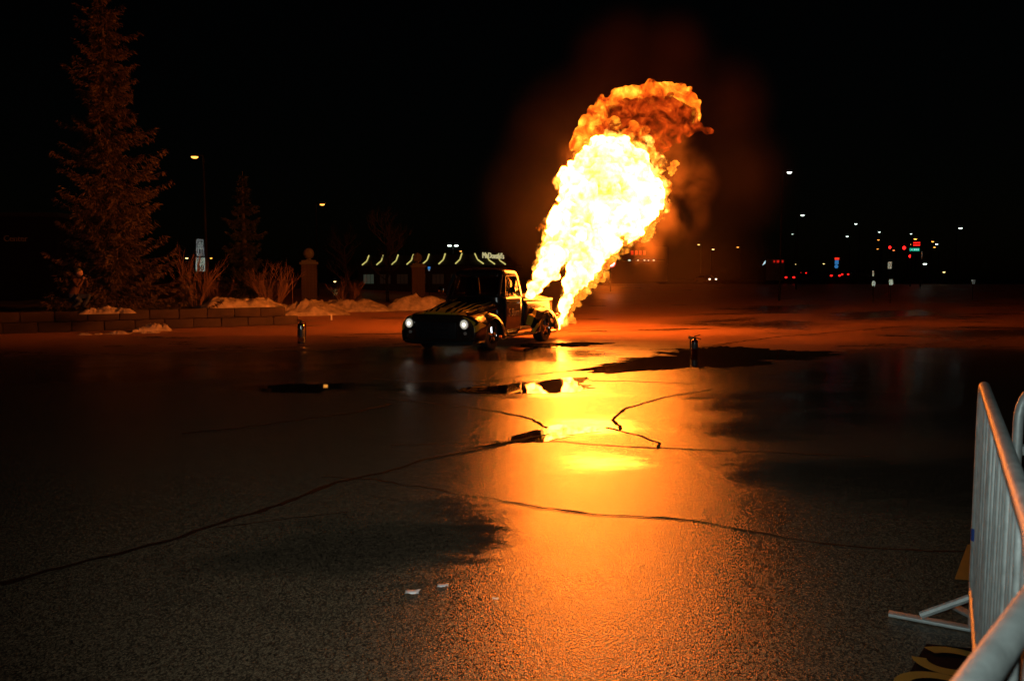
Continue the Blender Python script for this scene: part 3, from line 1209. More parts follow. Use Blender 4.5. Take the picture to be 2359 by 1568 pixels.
for sg in (1, -1):
    MB().tube([(-0.66, 0.70 * sg, 1.15), (-0.78, 0.68 * sg, 1.42), (-0.92, 0.64 * sg, 1.66)], [0.038, 0.034, 0.04], 8).build('windscreen_pillar', M_black, truck)
    # rear quarter
    q = []
    for i in range(9):
        t = i / 8
        z = lerp(1.15, 1.66, t)
        xr = lerp(-1.87, -1.79, t)
        hw = lerp(0.745, 0.66, t)
        q.append([Vector((xr + 0.30 - 0.02 * t, sg * hw, z)), Vector((xr + 0.14, sg * (hw - 0.004), z)), Vector((xr + 0.05, sg * (hw - 0.03), z)),
                  Vector((xr + 0.012, sg * (hw - 0.09), z)), Vector((xr, sg * (hw - 0.20), z))])
    qo = loft_part('cab_rear_pillar', q, truck, None, 0.03)
    # door: a slightly proud panel with its frame, glass and handle
    d = []
    for i in range(17):
        z = lerp(0.36, 1.14, i / 16)
        row = []
        for k in range(17):
            x = lerp(-0.80, -1.60, k / 16)
            hw = interp(z, [(0.34, 0.762), (0.7, 0.797), (1.0, 0.802), (1.14, 0.782)])
            row.append(Vector((x, sg * (hw + 0.008), z)))
        d.append(row)
    door = loft_part('door', d, truck, None, 0.016)
    MB().tube([(-0.80, 0.795 * sg, 1.15), (-0.98, 0.70 * sg, 1.60), (-1.03, 0.69 * sg, 1.635), (-1.50, 0.69 * sg, 1.64), (-1.56, 0.70 * sg, 1.60), (-1.62, 0.785 * sg, 1.15)], 0.016, 6).build('window_frame', M_black, door)
    MB().tube([(-1.44, 0.832 * sg, 1.0), (-1.57, 0.835 * sg, 1.0)], 0.014, 8).build('handle', M_chrome, door)
    gl = MB().grid([[Vector((lerp(-0.83, -1.0, t), sg * lerp(0.765, 0.682, t), lerp(1.16, 1.62, t))), Vector((lerp(-1.60, -1.55, t), sg * lerp(0.765, 0.682, t), lerp(1.16, 1.62, t)))] for t in np.linspace(0, 1, 4)])
    go = gl.build('window', glass('side_glass', (0.5, 0.5, 0.48), 0.9), door)
    sm = go.modifiers.new('pane', 'SOLIDIFY')
    sm.thickness = 0.005
    # quarter-light bar
    MB().tube([(-1.02, 0.775 * sg, 1.15), (-1.10, 0.69 * sg, 1.62)], 0.012, 6).build('quarter_bar', M_chrome, door)
    # round mirror
    mi = MB().tube([(-0.86, 0.80 * sg, 1.14), (-0.83, 0.93 * sg, 1.20), (-0.83, 0.96 * sg, 1.27)], 0.011, 6).build('door_mirror', M_chrome, truck)
    MB().lathe([(0.02, -0.04), (0.075, -0.02), (0.08, 0.0), (0.07, 0.008)], 20, 'x', (-0.83, 0.97 * sg, 1.31)).build('mirror_head', M_chrome, mi)
    # running board
    MB().box((-1.45, 0.86 * sg, 0.255), (1.36, 0.24, 0.045), bev=0.015).build('running_board', M_paint, truck)
    o = truck.children[-1]
    o.data.attributes.new('paint_mask', 'FLOAT', 'POINT')
    if sg == 1:
        M_letter = mat('door_lettering', (0.42, 0.34, 0.20), 0.5)
        tx = text('door_lettering', 'S Burn', 0.26, M_letter, door, (-1.20, 0.816, 0.78), (math.pi / 2, 0, math.pi), 0.002, 0.25, 0.8)

# windscreen and rear window
ws_rows = []
for t in np.linspace(0, 1, 6):
    ws_rows.append([Vector((lerp(-0.63, -0.90, t) - 0.10 * (abs(y) ** 2), y * lerp(0.70, 0.64, t), lerp(1.16, 1.645, t))) for y in np.linspace(-1, 1, 13)])
wso = MB().grid(ws_rows).build('windscreen', glass('windscreen_glass', (0.62, 0.6, 0.56), 0.88), truck)
wso.modifiers.new('pane', 'SOLIDIFY').thickness = 0.005
for r_, nm in ((ws_rows[0], 'windscreen_seal'), (ws_rows[-1], 'windscreen_seal')):
    MB().tube(r_, 0.016, 6).build(nm, M_black, truck)
rw_rows = [[Vector((lerp(-1.872, -1.80, t), y, lerp(1.22, 1.60, t))) for y in np.linspace(-0.48, 0.48, 5)] for t in (0, 1)]
rwo = MB().grid(rw_rows).build('rear_window', glass('rear_glass', (0.6, 0.58, 0.52), 0.9), truck)
rwo.modifiers.new('pane', 'SOLIDIFY').thickness = 0.005
fm = MB()
for z0, z1, x in ((1.15, 1.21, -1.868), (1.61, 1.68, -1.80)):
    fm.box((x, 0, (z0 + z1) / 2), (0.03, 1.14, z1 - z0))
fm.tube([(-1.872, -0.5, 1.2), (-1.80, -0.5, 1.63)], 0.03, 6).tube([(-1.872, 0.5, 1.2), (-1.80, 0.5, 1.63)], 0.03, 6)
fm.build('rear_window_frame', M_black, truck)
# interior
MB().box((-1.62, 0, 0.78), (0.16, 1.26, 0.62), Matrix.Rotation(0.15, 3, 'Y'), 0.05).build('seat_back', M_black, truck)
MB().box((-1.36, 0, 0.55), (0.5, 1.26, 0.16), bev=0.05).build('seat_cushion', M_black, truck)
MB().box((-0.78, 0, 1.06), (0.22, 1.36, 0.16), bev=0.05).build('dashboard', M_black, truck)
sw = MB().tube([(-1.0 - 0.06 * math.sin(a), 0.36 + 0.19 * math.cos(a), 1.07 + 0.18 * math.sin(a)) for a in np.linspace(0, 2 * math.pi, 25)], 0.013, 6, cap=False)
sw.tube([(-1.0, 0.36, 1.07), (-0.80, 0.36, 0.98)], 0.02, 6).tube([(-1.0, 0.18, 1.07), (-1.0, 0.54, 1.07)], 0.01, 6)
sw.build('steering_wheel', M_black, truck)

# bed
for sg in (1, -1):
    bs = [[Vector((x, sg * (0.67 + 0.02 * math.sin(t * 3.14)), lerp(0.42, 1.04, t))) for x in np.linspace(-1.98, -3.66, 9)] for t in np.linspace(0, 1, 6)]
    loft_part('bed_side', bs, truck, None, 0.03)
    MB().tube([(-1.97, 0.68 * sg, 1.045), (-3.67, 0.68 * sg, 1.045)], 0.028, 8).build('bed_rail', M_paint, truck)
    truck.children[-1].data.attributes.new('paint_mask', 'FLOAT', 'POINT')
MB().box((-1.975, 0, 0.73), (0.04, 1.33, 0.62)).build('bed_front_panel', M_dark, truck)
MB().box((-3.68, 0, 0.74), (0.04, 1.33, 0.60), bev=0.01).build('tailgate', M_dark, truck)
MB().box((-2.82, 0, 0.46), (1.66, 1.30, 0.05)).build('bed_floor', M_dark, truck)
# hump of the tarpaulin over the rear half of the bed
tp = [[Vector((x, y * 0.70, 1.055 + 0.10 * (1 - abs(y) ** 3) * math.sin((x + 3.70) / 0.78 * 3.0) + 0.02 * math.sin(x * 21 + y * 4))) for y in np.linspace(-1, 1, 15)] for x in np.linspace(-2.92, -3.70, 14)]
tp += []
loft_part('tarpaulin', tp, truck, None, 0.012, mat('tarpaulin_cloth', (0.10, 0.085, 0.07), 0.55, var=0.3))
for sg in (1, -1):
    MB().lathe([(0.01, 0), (0.055, 0.02), (0.05, 0.08), (0.01, 0.13)], 14, 'x', (-3.76, 0.80 * sg, 0.62)).build('tail_lamp', mat('tail_lamp_red', (0.35, 0.01, 0.01), 0.2, coat=0.5), truck)
    # flame pipes
MB().tube([(-2.35, 0.5, 0.5), (-2.55, 0.52, 0.8), (-2.62, 0.52, 1.0)], 0.06, 10).build('flame_pipe', M_chrome, truck)
MB().tube([(-2.2, 0.62, 0.22), (-3.3, 0.70, 0.20), (-3.72, 0.76, 0.20)], 0.05, 10).build('exhaust_pipe', M_chrome, truck)
MB().box((-1.45, 0, 0.34), (4.3, 0.7, 0.14), bev=0.03).build('chassis', M_black, truck)
MB().box((-3.74, 0, 0.36), (0.08, 1.5, 0.12), bev=0.02).build('rear_bumper', M_dark, truck)


def wheel(name, x, y, r, w, sg):
    o = bpy.data.objects.new(name, None)
    C.objects.link(o)
    o.parent = truck
    o.location = (x, y, r)
    rr = r * 0.62
    MB().lathe([(rr, -w * .5), (r * 0.93, -w * .48), (r, -w * .34), (r, w * .34), (r * 0.93, w * .48), (rr, w * .5), (rr, -w * .5)], 40, 'y', cap=False).build('tyre', M_rubber, o)
    rm = MB().lathe([(rr, -w * .45), (rr * 0.92, -w * .3), (rr * 0.92, w * .3), (rr * 1.02, w * .47)], 32, 'y', cap=False)
    rm.lathe([(0.03, sg * w * .44), (0.055, sg * w * .40), (0.07, sg * w * .30)], 16, 'y')
    for k in range(5):
        a = 2 * math.pi * k / 5 + 0.3
        rm.tube([(0.05 * math.cos(a), sg * w * .36, 0.05 * math.sin(a)), (rr * 0.95 * math.cos(a), sg * w * .30, rr * 0.95 * math.sin(a))], [0.035, 0.028], 6)
    rm.build('rim', M_chrome, o)
    return o


for sg in (1, -1):
    wheel('front_wheel', 0, 0.80 * sg, 0.325, 0.20, sg)
    wheel('rear_wheel', -2.79, 0.80 * sg, 0.355, 0.26, sg)


# ------------------------------------------------------------------ the fire
def cluster(spheres, seed, voxel, lv1=12, lv2=5, k1=0.42, k2=0.45):
    r0 = random.Random(seed)
    ico = bmesh.new()
    bmesh.ops.create_icosphere(ico, subdivisions=2, radius=1)
    iv = [v_.co.copy() for v_ in ico.verts]
    ifc = [[q.index for q in f.verts] for f in ico.faces]
    ico.free()
    mb = MB()

    def put(c, r):
        mb.add([c + q * r for q in iv], ifc)

    def rd():
        while True:
            q = Vector((r0.uniform(-1, 1), r0.uniform(-1, 1), r0.uniform(-1, 1)))
            if 0.1 < q.length < 1:
                return q.normalized()
    for c, r in spheres:
        put(c, r)
        for i in range(lv1):
            d = rd()
            r1 = r * k1 * r0.uniform(0.45, 1.15)
            c1 = c + d * r * 0.88
            put(c1, r1)
            for j in range(lv2):
                d2 = (rd() + d * 0.8).normalized()
                put(c1 + d2 * r1 * 0.9, r1 * k2 * r0.uniform(0.4, 1.1))
    me_ = bpy.data.meshes.new('tmp')
    me_.from_pydata([tuple(q) for q in mb.v], [], mb.f)
    o = bpy.data.objects.new('tmp', me_)
    C.objects.link(o)
    md = o.modifiers.new('r', 'REMESH')
    md.mode = 'VOXEL'
    md.voxel_size = voxel
    md.use_smooth_shade = True
    dg = bpy.context.evaluated_depsgraph_get()
    res = bpy.data.meshes.new_from_object(o.evaluated_get(dg))
    bpy.data.objects.remove(o)
    return res


def rough_up(me_, amp, scale, amp2, scale2, seed):
    n = len(me_.vertices)
    co = np.empty(n * 3, np.float32)
    no = np.empty(n * 3, np.float32)
    me_.vertices.foreach_get('co', co)
    me_.vertex_normals.foreach_get('vector', no)
    co = co.reshape(-1, 3)
    no = no.reshape(-1, 3)
    off = Vector((seed * 7.1, seed, 0))
    d = np.array([amp * mnoise.turbulence(Vector(c) * scale + off, 3, True) + amp2 * mnoise.noise(Vector(c) * scale2 + off) for c in co], np.float32)
    co += no * (d - d.mean())[:, None]
    me_.vertices.foreach_set('co', co.ravel())
    me_.update()


def fire_material(name, stops, big, fine, point_w, bias, seed=0.0):
    """emission only: hot gas, colour and strength from turbulence and from the billows' own relief"""
    m = bpy.data.materials.new(name)
    m.use_nodes = True
    nt = m.node_tree
    L = nt.links.new
    nt.nodes.remove(nt.nodes['Principled BSDF'])
    out = nt.nodes['Material Output']
    tc = N(nt, 'ShaderNodeTexCoord')
    mp = N(nt, 'ShaderNodeMapping')
    mp.inputs['Location'].default_value = (seed, seed, seed)
    L(tc.outputs['Object'], mp.inputs[0])
    n1 = N(nt, 'ShaderNodeTexNoise')
    n1.inputs['Scale'].default_value = big
    n1.inputs['Detail'].default_value = 3
    n1.inputs['Distortion'].default_value = 0.6
    L(mp.outputs[0], n1.inputs['Vector'])
    n2 = N(nt, 'ShaderNodeTexNoise')
    n2.inputs['Scale'].default_value = fine
    n2.inputs['Detail'].default_value = 7
    n2.inputs['Roughness'].default_value = 0.65
    L(mp.outputs[0], n2.inputs['Vector'])
    ge = N(nt, 'ShaderNodeNewGeometry')
    pt = N(nt, 'ShaderNodeMapRange')
    pt.inputs[1].default_value = 0.40
    pt.inputs[2].default_value = 0.60
    L(ge.outputs['Pointiness'], pt.inputs[0])
    a = N(nt, 'ShaderNodeMath', operation='MULTIPLY_ADD')
    a.inputs[1].default_value = 0.55
    L(n2.outputs[0], a.inputs[0])
    L(n1.outputs[0], a.inputs[2])
    b = N(nt, 'ShaderNodeMath', operation='MULTIPLY_ADD')
    b.inputs[1].default_value = point_w
    L(pt.outputs[0], b.inputs[0])
    L(a.outputs[0], b.inputs[2])
    c = N(nt, 'ShaderNodeMath', operation='ADD')
    c.inputs[1].default_value = bias
    L(b.outputs[0], c.inputs[0])
    ra = N(nt, 'ShaderNodeValToRGB')
    e = ra.color_ramp.elements
    mxs = max(s for _, _, s in stops)
    while len(e) < len(stops):
        e.new(0.5)
    for el, (pos, col, s) in zip(e, stops):
        el.position = pos
        k = s / mxs
        el.color = (col[0] * k, col[1] * k, col[2] * k, 1)
    L(c.outputs[0], ra.inputs[0])
    em = N(nt, 'ShaderNodeEmission')
    em.inputs['Strength'].default_value = mxs
    L(ra.outputs[0], em.inputs[0])
    L(em.outputs[0], out.inputs[0])
    return m


FIRE = thing('fireball', 'towering white and orange fire jet blasting up from the truck bed', 'fire', (0.6, 20.2, 0.2))


def fs(lst):
    out_ = []
    for u, v, rpx, Y in lst:
        Y = Y + max(0, (690 - v) / 100 * 0.75)      # the jet leans away, with the wind
        p_ = at(u, v, Y)
        out_.append((p_ - FIRE.location, rpx * Y / FPX))
    return out_


JET = fs([
    # jet from behind the cab
    (1222, 678, 11, 19.75), (1232, 662, 15, 19.8), (1246, 642, 21, 19.85), (1262, 615, 28, 19.9), (1276, 585, 33, 20.0), (1290, 552, 38, 20.1), (1302, 520, 42, 20.2),
    # jet from the tail pipe
    (1286, 756, 5, 20.7), (1291, 738, 9, 20.7), (1300, 722, 8, 20.7), (1298, 712, 11, 20.7), (1310, 688, 17, 20.7), (1322, 662, 24, 20.7), (1336, 634, 30, 20.65), (1352, 605, 36, 20.6), (1368, 575, 40, 20.6), (1384, 545, 44, 20.6),
    # merged column
    (1330, 545, 48, 20.4), (1322, 500, 46, 20.3), (1345, 478, 58, 20.4), (1400, 500, 66, 20.5), (1440, 490, 60, 20.6), (1470, 470, 56, 20.6), (1488, 448, 44, 20.6), (1455, 520, 34, 20.5),
    (1340, 425, 50, 20.4), (1390, 420, 72, 20.5), (1440, 420, 62, 20.6), (1400, 370, 54, 20.5), (1370, 385, 50, 20.4), (1425, 355, 36, 20.5), (1460, 375, 34, 20.6), (1410, 560, 20, 20.6),
])
jm = cluster(JET, 3, 0.045, 15, 5, 0.36, 0.42)
rough_up(jm, 0.10, 2.2, 0.05, 6.0, 3)
HOT = (1.0, 0.20, 0.0155)
M_core = fire_material('white_hot_flame', [(0.0, (1, 0.18, 0.012), 1.0), (0.18, (1, 0.30, 0.025), 2.4), (0.30, (1, 0.26, 0.03), 9.0), (0.41, (1, 0.22, 0.024), 28.0), (0.54, HOT, 78.0), (1.0, HOT, 98.0)], 1.1, 5.0, 0.30, -0.42)
jm.materials.append(M_core)
jo = bpy.data.objects.new('white_hot_jet', jm)
C.objects.link(jo)
jo.parent = FIRE
jo['label'] = 'white hot double flame jet merging into one column'

RIM = fs([
    (1328, 335, 17, 20.5), (1340, 312, 20, 20.5), (1356, 288, 21, 20.5), (1374, 268, 22, 20.55), (1396, 250, 22, 20.6), (1420, 238, 23, 20.6), (1446, 228, 23, 20.65), (1472, 222, 23, 20.7),
    (1500, 218, 24, 20.75), (1528, 215, 23, 20.8), (1554, 219, 23, 20.8), (1578, 230, 22, 20.8), (1592, 250, 20, 20.8), (1596, 272, 17, 20.8), (1390, 300, 20, 20.4), (1366, 322, 20, 20.4),
    (1412, 288, 18, 20.4), (1350, 345, 16, 20.4), (1440, 322, 18, 20.45), (1462, 296, 14, 20.2), (1482, 302, 12, 20.2),
])
INN = fs([
    (1430, 268, 30, 20.6), (1465, 262, 34, 20.6), (1500, 262, 36, 20.65), (1535, 262, 36, 20.7), (1566, 270, 28, 20.7), (1400, 305, 26, 20.5), (1440, 298, 30, 20.5), (1480, 300, 36, 20.5),
    (1520, 300, 36, 20.6), (1555, 296, 32, 20.7), (1582, 292, 22, 20.8), (1604, 294, 12, 20.8), (1622, 299, 8, 20.8), (1638, 301, 5, 20.8), (1490, 328, 24, 20.7), (1525, 322, 22, 20.8),
])


def billow_volume(name, stops, k_abs, dens_scale, lo, hi, temp_scale, tbias, seed, ecore):
    """sooty burning gas: turbulent absorption, glowing by a second turbulent temperature field"""
    m = bpy.data.materials.new(name)
    m.use_nodes = True
    m.cycles.volume_step_rate = 0.25
    nt = m.node_tree
    L = nt.links.new
    nt.nodes.remove(nt.nodes['Principled BSDF'])
    out = nt.nodes['Material Output']
    tc = N(nt, 'ShaderNodeTexCoord')
    mp = N(nt, 'ShaderNodeMapping')
    mp.inputs['Location'].default_value = (seed, seed * 2, seed)
    L(tc.outputs['Object'], mp.inputs[0])
    n1 = N(nt, 'ShaderNodeTexNoise')
    n1.inputs['Scale'].default_value = dens_scale
    n1.inputs['Detail'].default_value = 6
    n1.inputs['Roughness'].default_value = 0.60
    n1.inputs['Distortion'].default_value = 0.5
    L(mp.outputs[0], n1.inputs['Vector'])
    n2 = N(nt, 'ShaderNodeTexNoise')
    n2.inputs['Scale'].default_value = temp_scale
    n2.inputs['Detail'].default_value = 7
    n2.inputs['Roughness'].default_value = 0.62
    n2.inputs['Distortion'].default_value = 0.9
    L(mp.outputs[0], n2.inputs['Vector'])
    mr = N(nt, 'ShaderNodeMapRange', interpolation_type='SMOOTHSTEP')
    mr.inputs[1].default_value = lo
    mr.inputs[2].default_value = hi
    mr.inputs[4].default_value = k_abs
    L(n1.outputs[0], mr.inputs[0])
    # the gas lights up where it meets air: on the outer crust of each billow
    cr_ = N(nt, 'ShaderNodeMath', operation='MULTIPLY_ADD')
    cr_.inputs[1].default_value = ecore
    L(n1.outputs[0], cr_.inputs[0])
    L(n2.outputs[0], cr_.inputs[2])
    ad = N(nt, 'ShaderNodeMath', operation='ADD')
    ad.inputs[1].default_value = tbias - ecore * 0.5
    L(cr_.outputs[0], ad.inputs[0])
    ra = N(nt, 'ShaderNodeValToRGB')
    e = ra.color_ramp.elements
    mxs = max(q[2] for q in stops)
    while len(e) < len(stops):
        e.new(0.5)
    for el, (pos, col, q) in zip(e, stops):
        el.position = pos
        el.color = tuple(c * q / mxs for c in col) + (1,)
    L(ad.outputs[0], ra.inputs[0])
    es = N(nt, 'ShaderNodeMath', operation='MULTIPLY')
    es.inputs[1].default_value = mxs
    L(mr.outputs[0], es.inputs[0])
    ab = N(nt, 'ShaderNodeVolumeAbsorption')
    ab.inputs['Color'].default_value = (0, 0, 0, 1)
    L(mr.outputs[0], ab.inputs['Density'])
    em = N(nt, 'ShaderNodeEmission')
    L(ra.outputs[0], em.inputs['Color'])
    L(es.outputs[0], em.inputs['Strength'])
    sm_ = N(nt, 'ShaderNodeAddShader')
    L(ab.outputs[0], sm_.inputs[0])
    L(em.outputs[0], sm_.inputs[1])
    L(sm_.outputs[0], out.inputs['Volume'])
    return m


RS = [(0.0, (1, 0.07, 0.008), 0.05), (0.34, (1, 0.07, 0.007), 0.14), (0.44, (1, 0.08, 0.006), 0.6), (0.53, (1, 0.115, 0.006), 1.15), (0.62, (1, 0.22, 0.010), 1.8), (0.75, (1, 0.42, 0.03), 3.0)]
IS = [(0.0, (1, 0.12, 0.015), 0.012), (0.38, (1, 0.10, 0.010), 0.04), (0.47, (1, 0.09, 0.008), 0.16), (0.55, (1, 0.08, 0.006), 0.55), (0.63, (1, 0.11, 0.007), 0.9), (0.76, (1, 0.24, 0.012), 1.7)]
for nm, lst, sd, stops, lo, hi, ts, tb in (
        ('orange_billow_rim', RIM, 5, RS, 0.40, 0.52, 2.2, 0.065),
        ('dark_billow_heart', INN, 6, IS, 0.40, 0.54, 2.0, -0.01)):
    cm = cluster([(c, r * 1.08) for c, r in lst], sd, 0.05, 12, 4, 0.42, 0.46)
    rough_up(cm, 0.10, 2.2, 0.05, 6.0, sd)
    cm.materials.append(billow_volume(nm, stops, 16.0, 2.6, lo, hi, ts, tb, float(sd), 0.35))
    co_ = bpy.data.objects.new(nm, cm)
    C.objects.link(co_)
    co_.parent = FIRE
    co_['label'] = 'glowing orange rim of the fire head' if sd == 5 else 'dark red sooty heart of the fire head'

# thin burning fringe round the white jet: licks of yellow and orange that fray its outline
FR = [(c, r * 1.09 + 0.04) for c, r in JET]
FR += fs([(1372, 345, 34, 20.5), (1405, 325, 34, 20.5), (1440, 335, 36, 20.6), (1472, 352, 38, 20.7), (1500, 380, 36, 20.7), (1350, 365, 30, 20.4), (1524, 430, 26, 20.7), (1515, 470, 28, 20.7),
          (1480, 528, 26, 20.7), (1440, 552, 24, 20.6), (1410, 590, 22, 20.6), (1384, 630, 20, 20.6), (1352, 668, 18, 20.6), (1326, 700, 14, 20.6)])
fm_ = cluster(FR, 21, 0.06, 10, 3, 0.34, 0.4)
rough_up(fm_, 0.14, 1.8, 0.06, 5.0, 21)
FS_ = [(0.0, (1, 0.08, 0.006), 0.10), (0.36, (1, 0.10, 0.006), 0.5), (0.46, (1, 0.16, 0.008), 1.3), (0.54, (1, 0.32, 0.02), 2.6), (0.62, (1, 0.42, 0.05), 5.0), (0.74, (1, 0.42, 0.08), 9.0)]
fm_.materials.append(billow_volume('burning_fringe', FS_, 4.5, 3.6, 0.48, 0.62, 2.4, 0.03, 21.0, 0.3))
fo_ = bpy.data.objects.new('burning_fringe', fm_)
C.objects.link(fo_)
fo_.parent = FIRE

# small loose tongues along the right edge
TNG = fs([(1492, 535, 9, 20.6), (1500, 522, 7, 20.6), (1486, 548, 5, 20.6), (1548, 388, 8, 20.8), (1552, 380, 6, 20.8), (1545, 398, 4, 20.8), (1430, 548, 8, 20.6), (1440, 556, 5, 20.6),
          (1404, 600, 8, 20.6), (1398, 614, 6, 20.6), (1362, 658, 7, 20.6), (1350, 672, 7, 20.6), (1338, 682, 8, 20.6), (1326, 694, 7, 20.6), (1332, 702, 4, 20.6), (1318, 704, 5, 20.6),
          (1372, 650, 5, 20.6), (1384, 640, 6, 20.6), (1510, 505, 6, 20.6), (1518, 495, 7, 20.6), (1525, 480, 6, 20.6), (1318, 735, 6, 20.7), (1312, 722, 6, 20.7)])
M_tng = fire_material('orange_tongue', [(0.0, (1, 0.10, 0.008), 0.15), (0.4, (1, 0.16, 0.012), 0.8), (0.7, (1, 0.30, 0.02), 1.5), (1.0, (1, 0.42, 0.05), 2.4)], 2.0, 8.0, 0.3, -0.35, 9.0)
for gi, (i0, i1) in enumerate(((0, 3), (3, 6), (6, 8), (8, 10), (10, 11), (11, 16), (16, 18), (18, 21), (21, 23))):
    tm = cluster(TNG[i0:i1], 9 + gi, 0.022, 16, 6, 0.62, 0.55)
    rough_up(tm, 0.12, 5.0, 0.04, 12.0, 9 + gi)
    tm.materials.append(M_tng)
    to = bpy.data.objects.new('flame_tongue', tm)
    C.objects.link(to)
    to.parent = FIRE


# smoke and mist round the fire, with the fire's glow added as emission
def smoke(label, spheres, seed, density, emis, col, ecol, nscale, lo, hi, aniso=0.3):
    ms = cluster(spheres, seed, 0.16, 5, 0, 0.5)
    m = bpy.data.materials.new('smoke_volume_%d' % seed)
    m.use_nodes = True
    nt = m.node_tree
    L = nt.links.new
    nt.nodes.remove(nt.nodes['Principled BSDF'])
    out = nt.nodes['Material Output']
    tc = N(nt, 'ShaderNodeTexCoord')
    no = N(nt, 'ShaderNodeTexNoise')
    no.inputs['Scale'].default_value = nscale
    no.inputs['Detail'].default_value = 4
    no.inputs['Distortion'].default_value = 0.4
    L(tc.outputs['Object'], no.inputs['Vector'])
    # fade toward the outside of the bounding shape
    acc = None
    for c, r in spheres:
        dn = N(nt, 'ShaderNodeVectorMath', operation='DISTANCE')
        dn.inputs[1].default_value = c
        L(tc.outputs['Object'], dn.inputs[0])
        mr = N(nt, 'ShaderNodeMapRange', interpolation_type='SMOOTHSTEP')
        mr.inputs[1].default_value = r
        mr.inputs[2].default_value = r * 0.15
        L(dn.outputs['Value'], mr.inputs[0])
        if acc is None:
            acc = mr
        else:
            mx = N(nt, 'ShaderNodeMath', operation='MAXIMUM')
            L(acc.outputs[0], mx.inputs[0])
            L(mr.outputs[0], mx.inputs[1])
            acc = mx
    nr = N(nt, 'ShaderNodeMapRange', interpolation_type='SMOOTHSTEP')
    nr.inputs[1].default_value = lo
    nr.inputs[2].default_value = hi
    L(no.outputs[0], nr.inputs[0])
    mu = N(nt, 'ShaderNodeMath', operation='MULTIPLY')
    L(acc.outputs[0], mu.inputs[0])
    L(nr.outputs[0], mu.inputs[1])
    de = N(nt, 'ShaderNodeMath', operation='MULTIPLY')
    de.inputs[1].default_value = density
    L(mu.outputs[0], de.inputs[0])
    pv = N(nt, 'ShaderNodeVolumePrincipled')
    pv.inputs['Color'].default_value = tuple(col) + (1,)
    pv.inputs['Anisotropy'].default_value = aniso
    L(de.outputs[0], pv.inputs['Density'])
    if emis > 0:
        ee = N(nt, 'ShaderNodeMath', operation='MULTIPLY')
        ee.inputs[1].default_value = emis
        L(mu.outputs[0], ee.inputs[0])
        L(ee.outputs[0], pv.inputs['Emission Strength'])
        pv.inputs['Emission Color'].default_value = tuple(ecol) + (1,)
    L(pv.outputs[0], out.inputs['Volume'])
    ms.materials.append(m)
    o = bpy.data.objects.new('smoke', ms)
    C.objects.link(o)
    o.location = FIRE.location
    return tag(o, label, 'smoke', kind='stuff')


smoke('smoke trailing off the right side of the fire, orange glow painted in',
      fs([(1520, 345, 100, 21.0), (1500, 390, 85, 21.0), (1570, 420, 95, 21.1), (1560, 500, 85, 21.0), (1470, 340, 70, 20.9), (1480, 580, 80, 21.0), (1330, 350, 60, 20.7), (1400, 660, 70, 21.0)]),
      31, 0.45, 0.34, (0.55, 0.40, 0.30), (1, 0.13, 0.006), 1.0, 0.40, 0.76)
smoke('thin smoke above and around the fire, dark red glow painted in',
      fs([(1430, 150, 150, 21.4), (1540, 150, 140, 21.4), (1390, 250, 130, 21.4), (1650, 250, 150, 21.4), (1680, 420, 170, 21.4), (1600, 620, 190, 21.4), (1330, 330, 200, 21.2), (1300, 480, 230, 21.6), (1420, 640, 240, 21.6)]),  # wide spheres carry the painted red halo round the flame
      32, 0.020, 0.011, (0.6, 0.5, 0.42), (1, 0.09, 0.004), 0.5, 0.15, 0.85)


# ------------------------------------------------------------------ fire extinguishers
def ext_tall(label, loc, rz):
    e = thing('fire_extinguisher', label, 'extinguisher', loc, rz, 'fire extinguishers on the asphalt')
    MB().lathe([(0.080, 0), (0.088, 0.01), (0.088, 0.43), (0.080, 0.465), (0.05, 0.49), (0.025, 0.50)], 32).build('cylinder', M_steel, e)
    MB().lathe([(0.024, 0.49), (0.03, 0.50), (0.03, 0.535), (0.02, 0.55)], 16).build('valve', M_dark, e)
    MB().tube([(0, -0.02, 0.55), (0, 0.10, 0.585)], 0.012, 6).build('lever', M_black, e)
    MB().tube([(0, -0.02, 0.535), (0, 0.11, 0.525)], 0.012, 6).build('handle', M_black, e)
    MB().tube([(0, -0.03, 0.52), (0.0, -0.11, 0.50), (0.02, -0.125, 0.35), (0.03, -0.115, 0.10), (0.03, -0.105, 0.05)], 0.013, 8).build('hose', M_rubber, e)
    MB().lathe([(0.0885, 0.15), (0.0895, 0.16), (0.0895, 0.32), (0.0885, 0.33)], 32, cap=False).build('label_band', mat('label_print', (0.07, 0.07, 0.06), 0.4, var=0.4, scale=40), e)
    MB().lathe([(0.089, 0.0), (0.092, 0.006), (0.092, 0.03), (0.089, 0.035)], 32, cap=False).build('foot_ring', M_black, e)
    return e


p = gp(694, 790)
ext_tall('tall silver fire extinguisher standing left of the truck', (p.x, p.y, 0), 2.2)


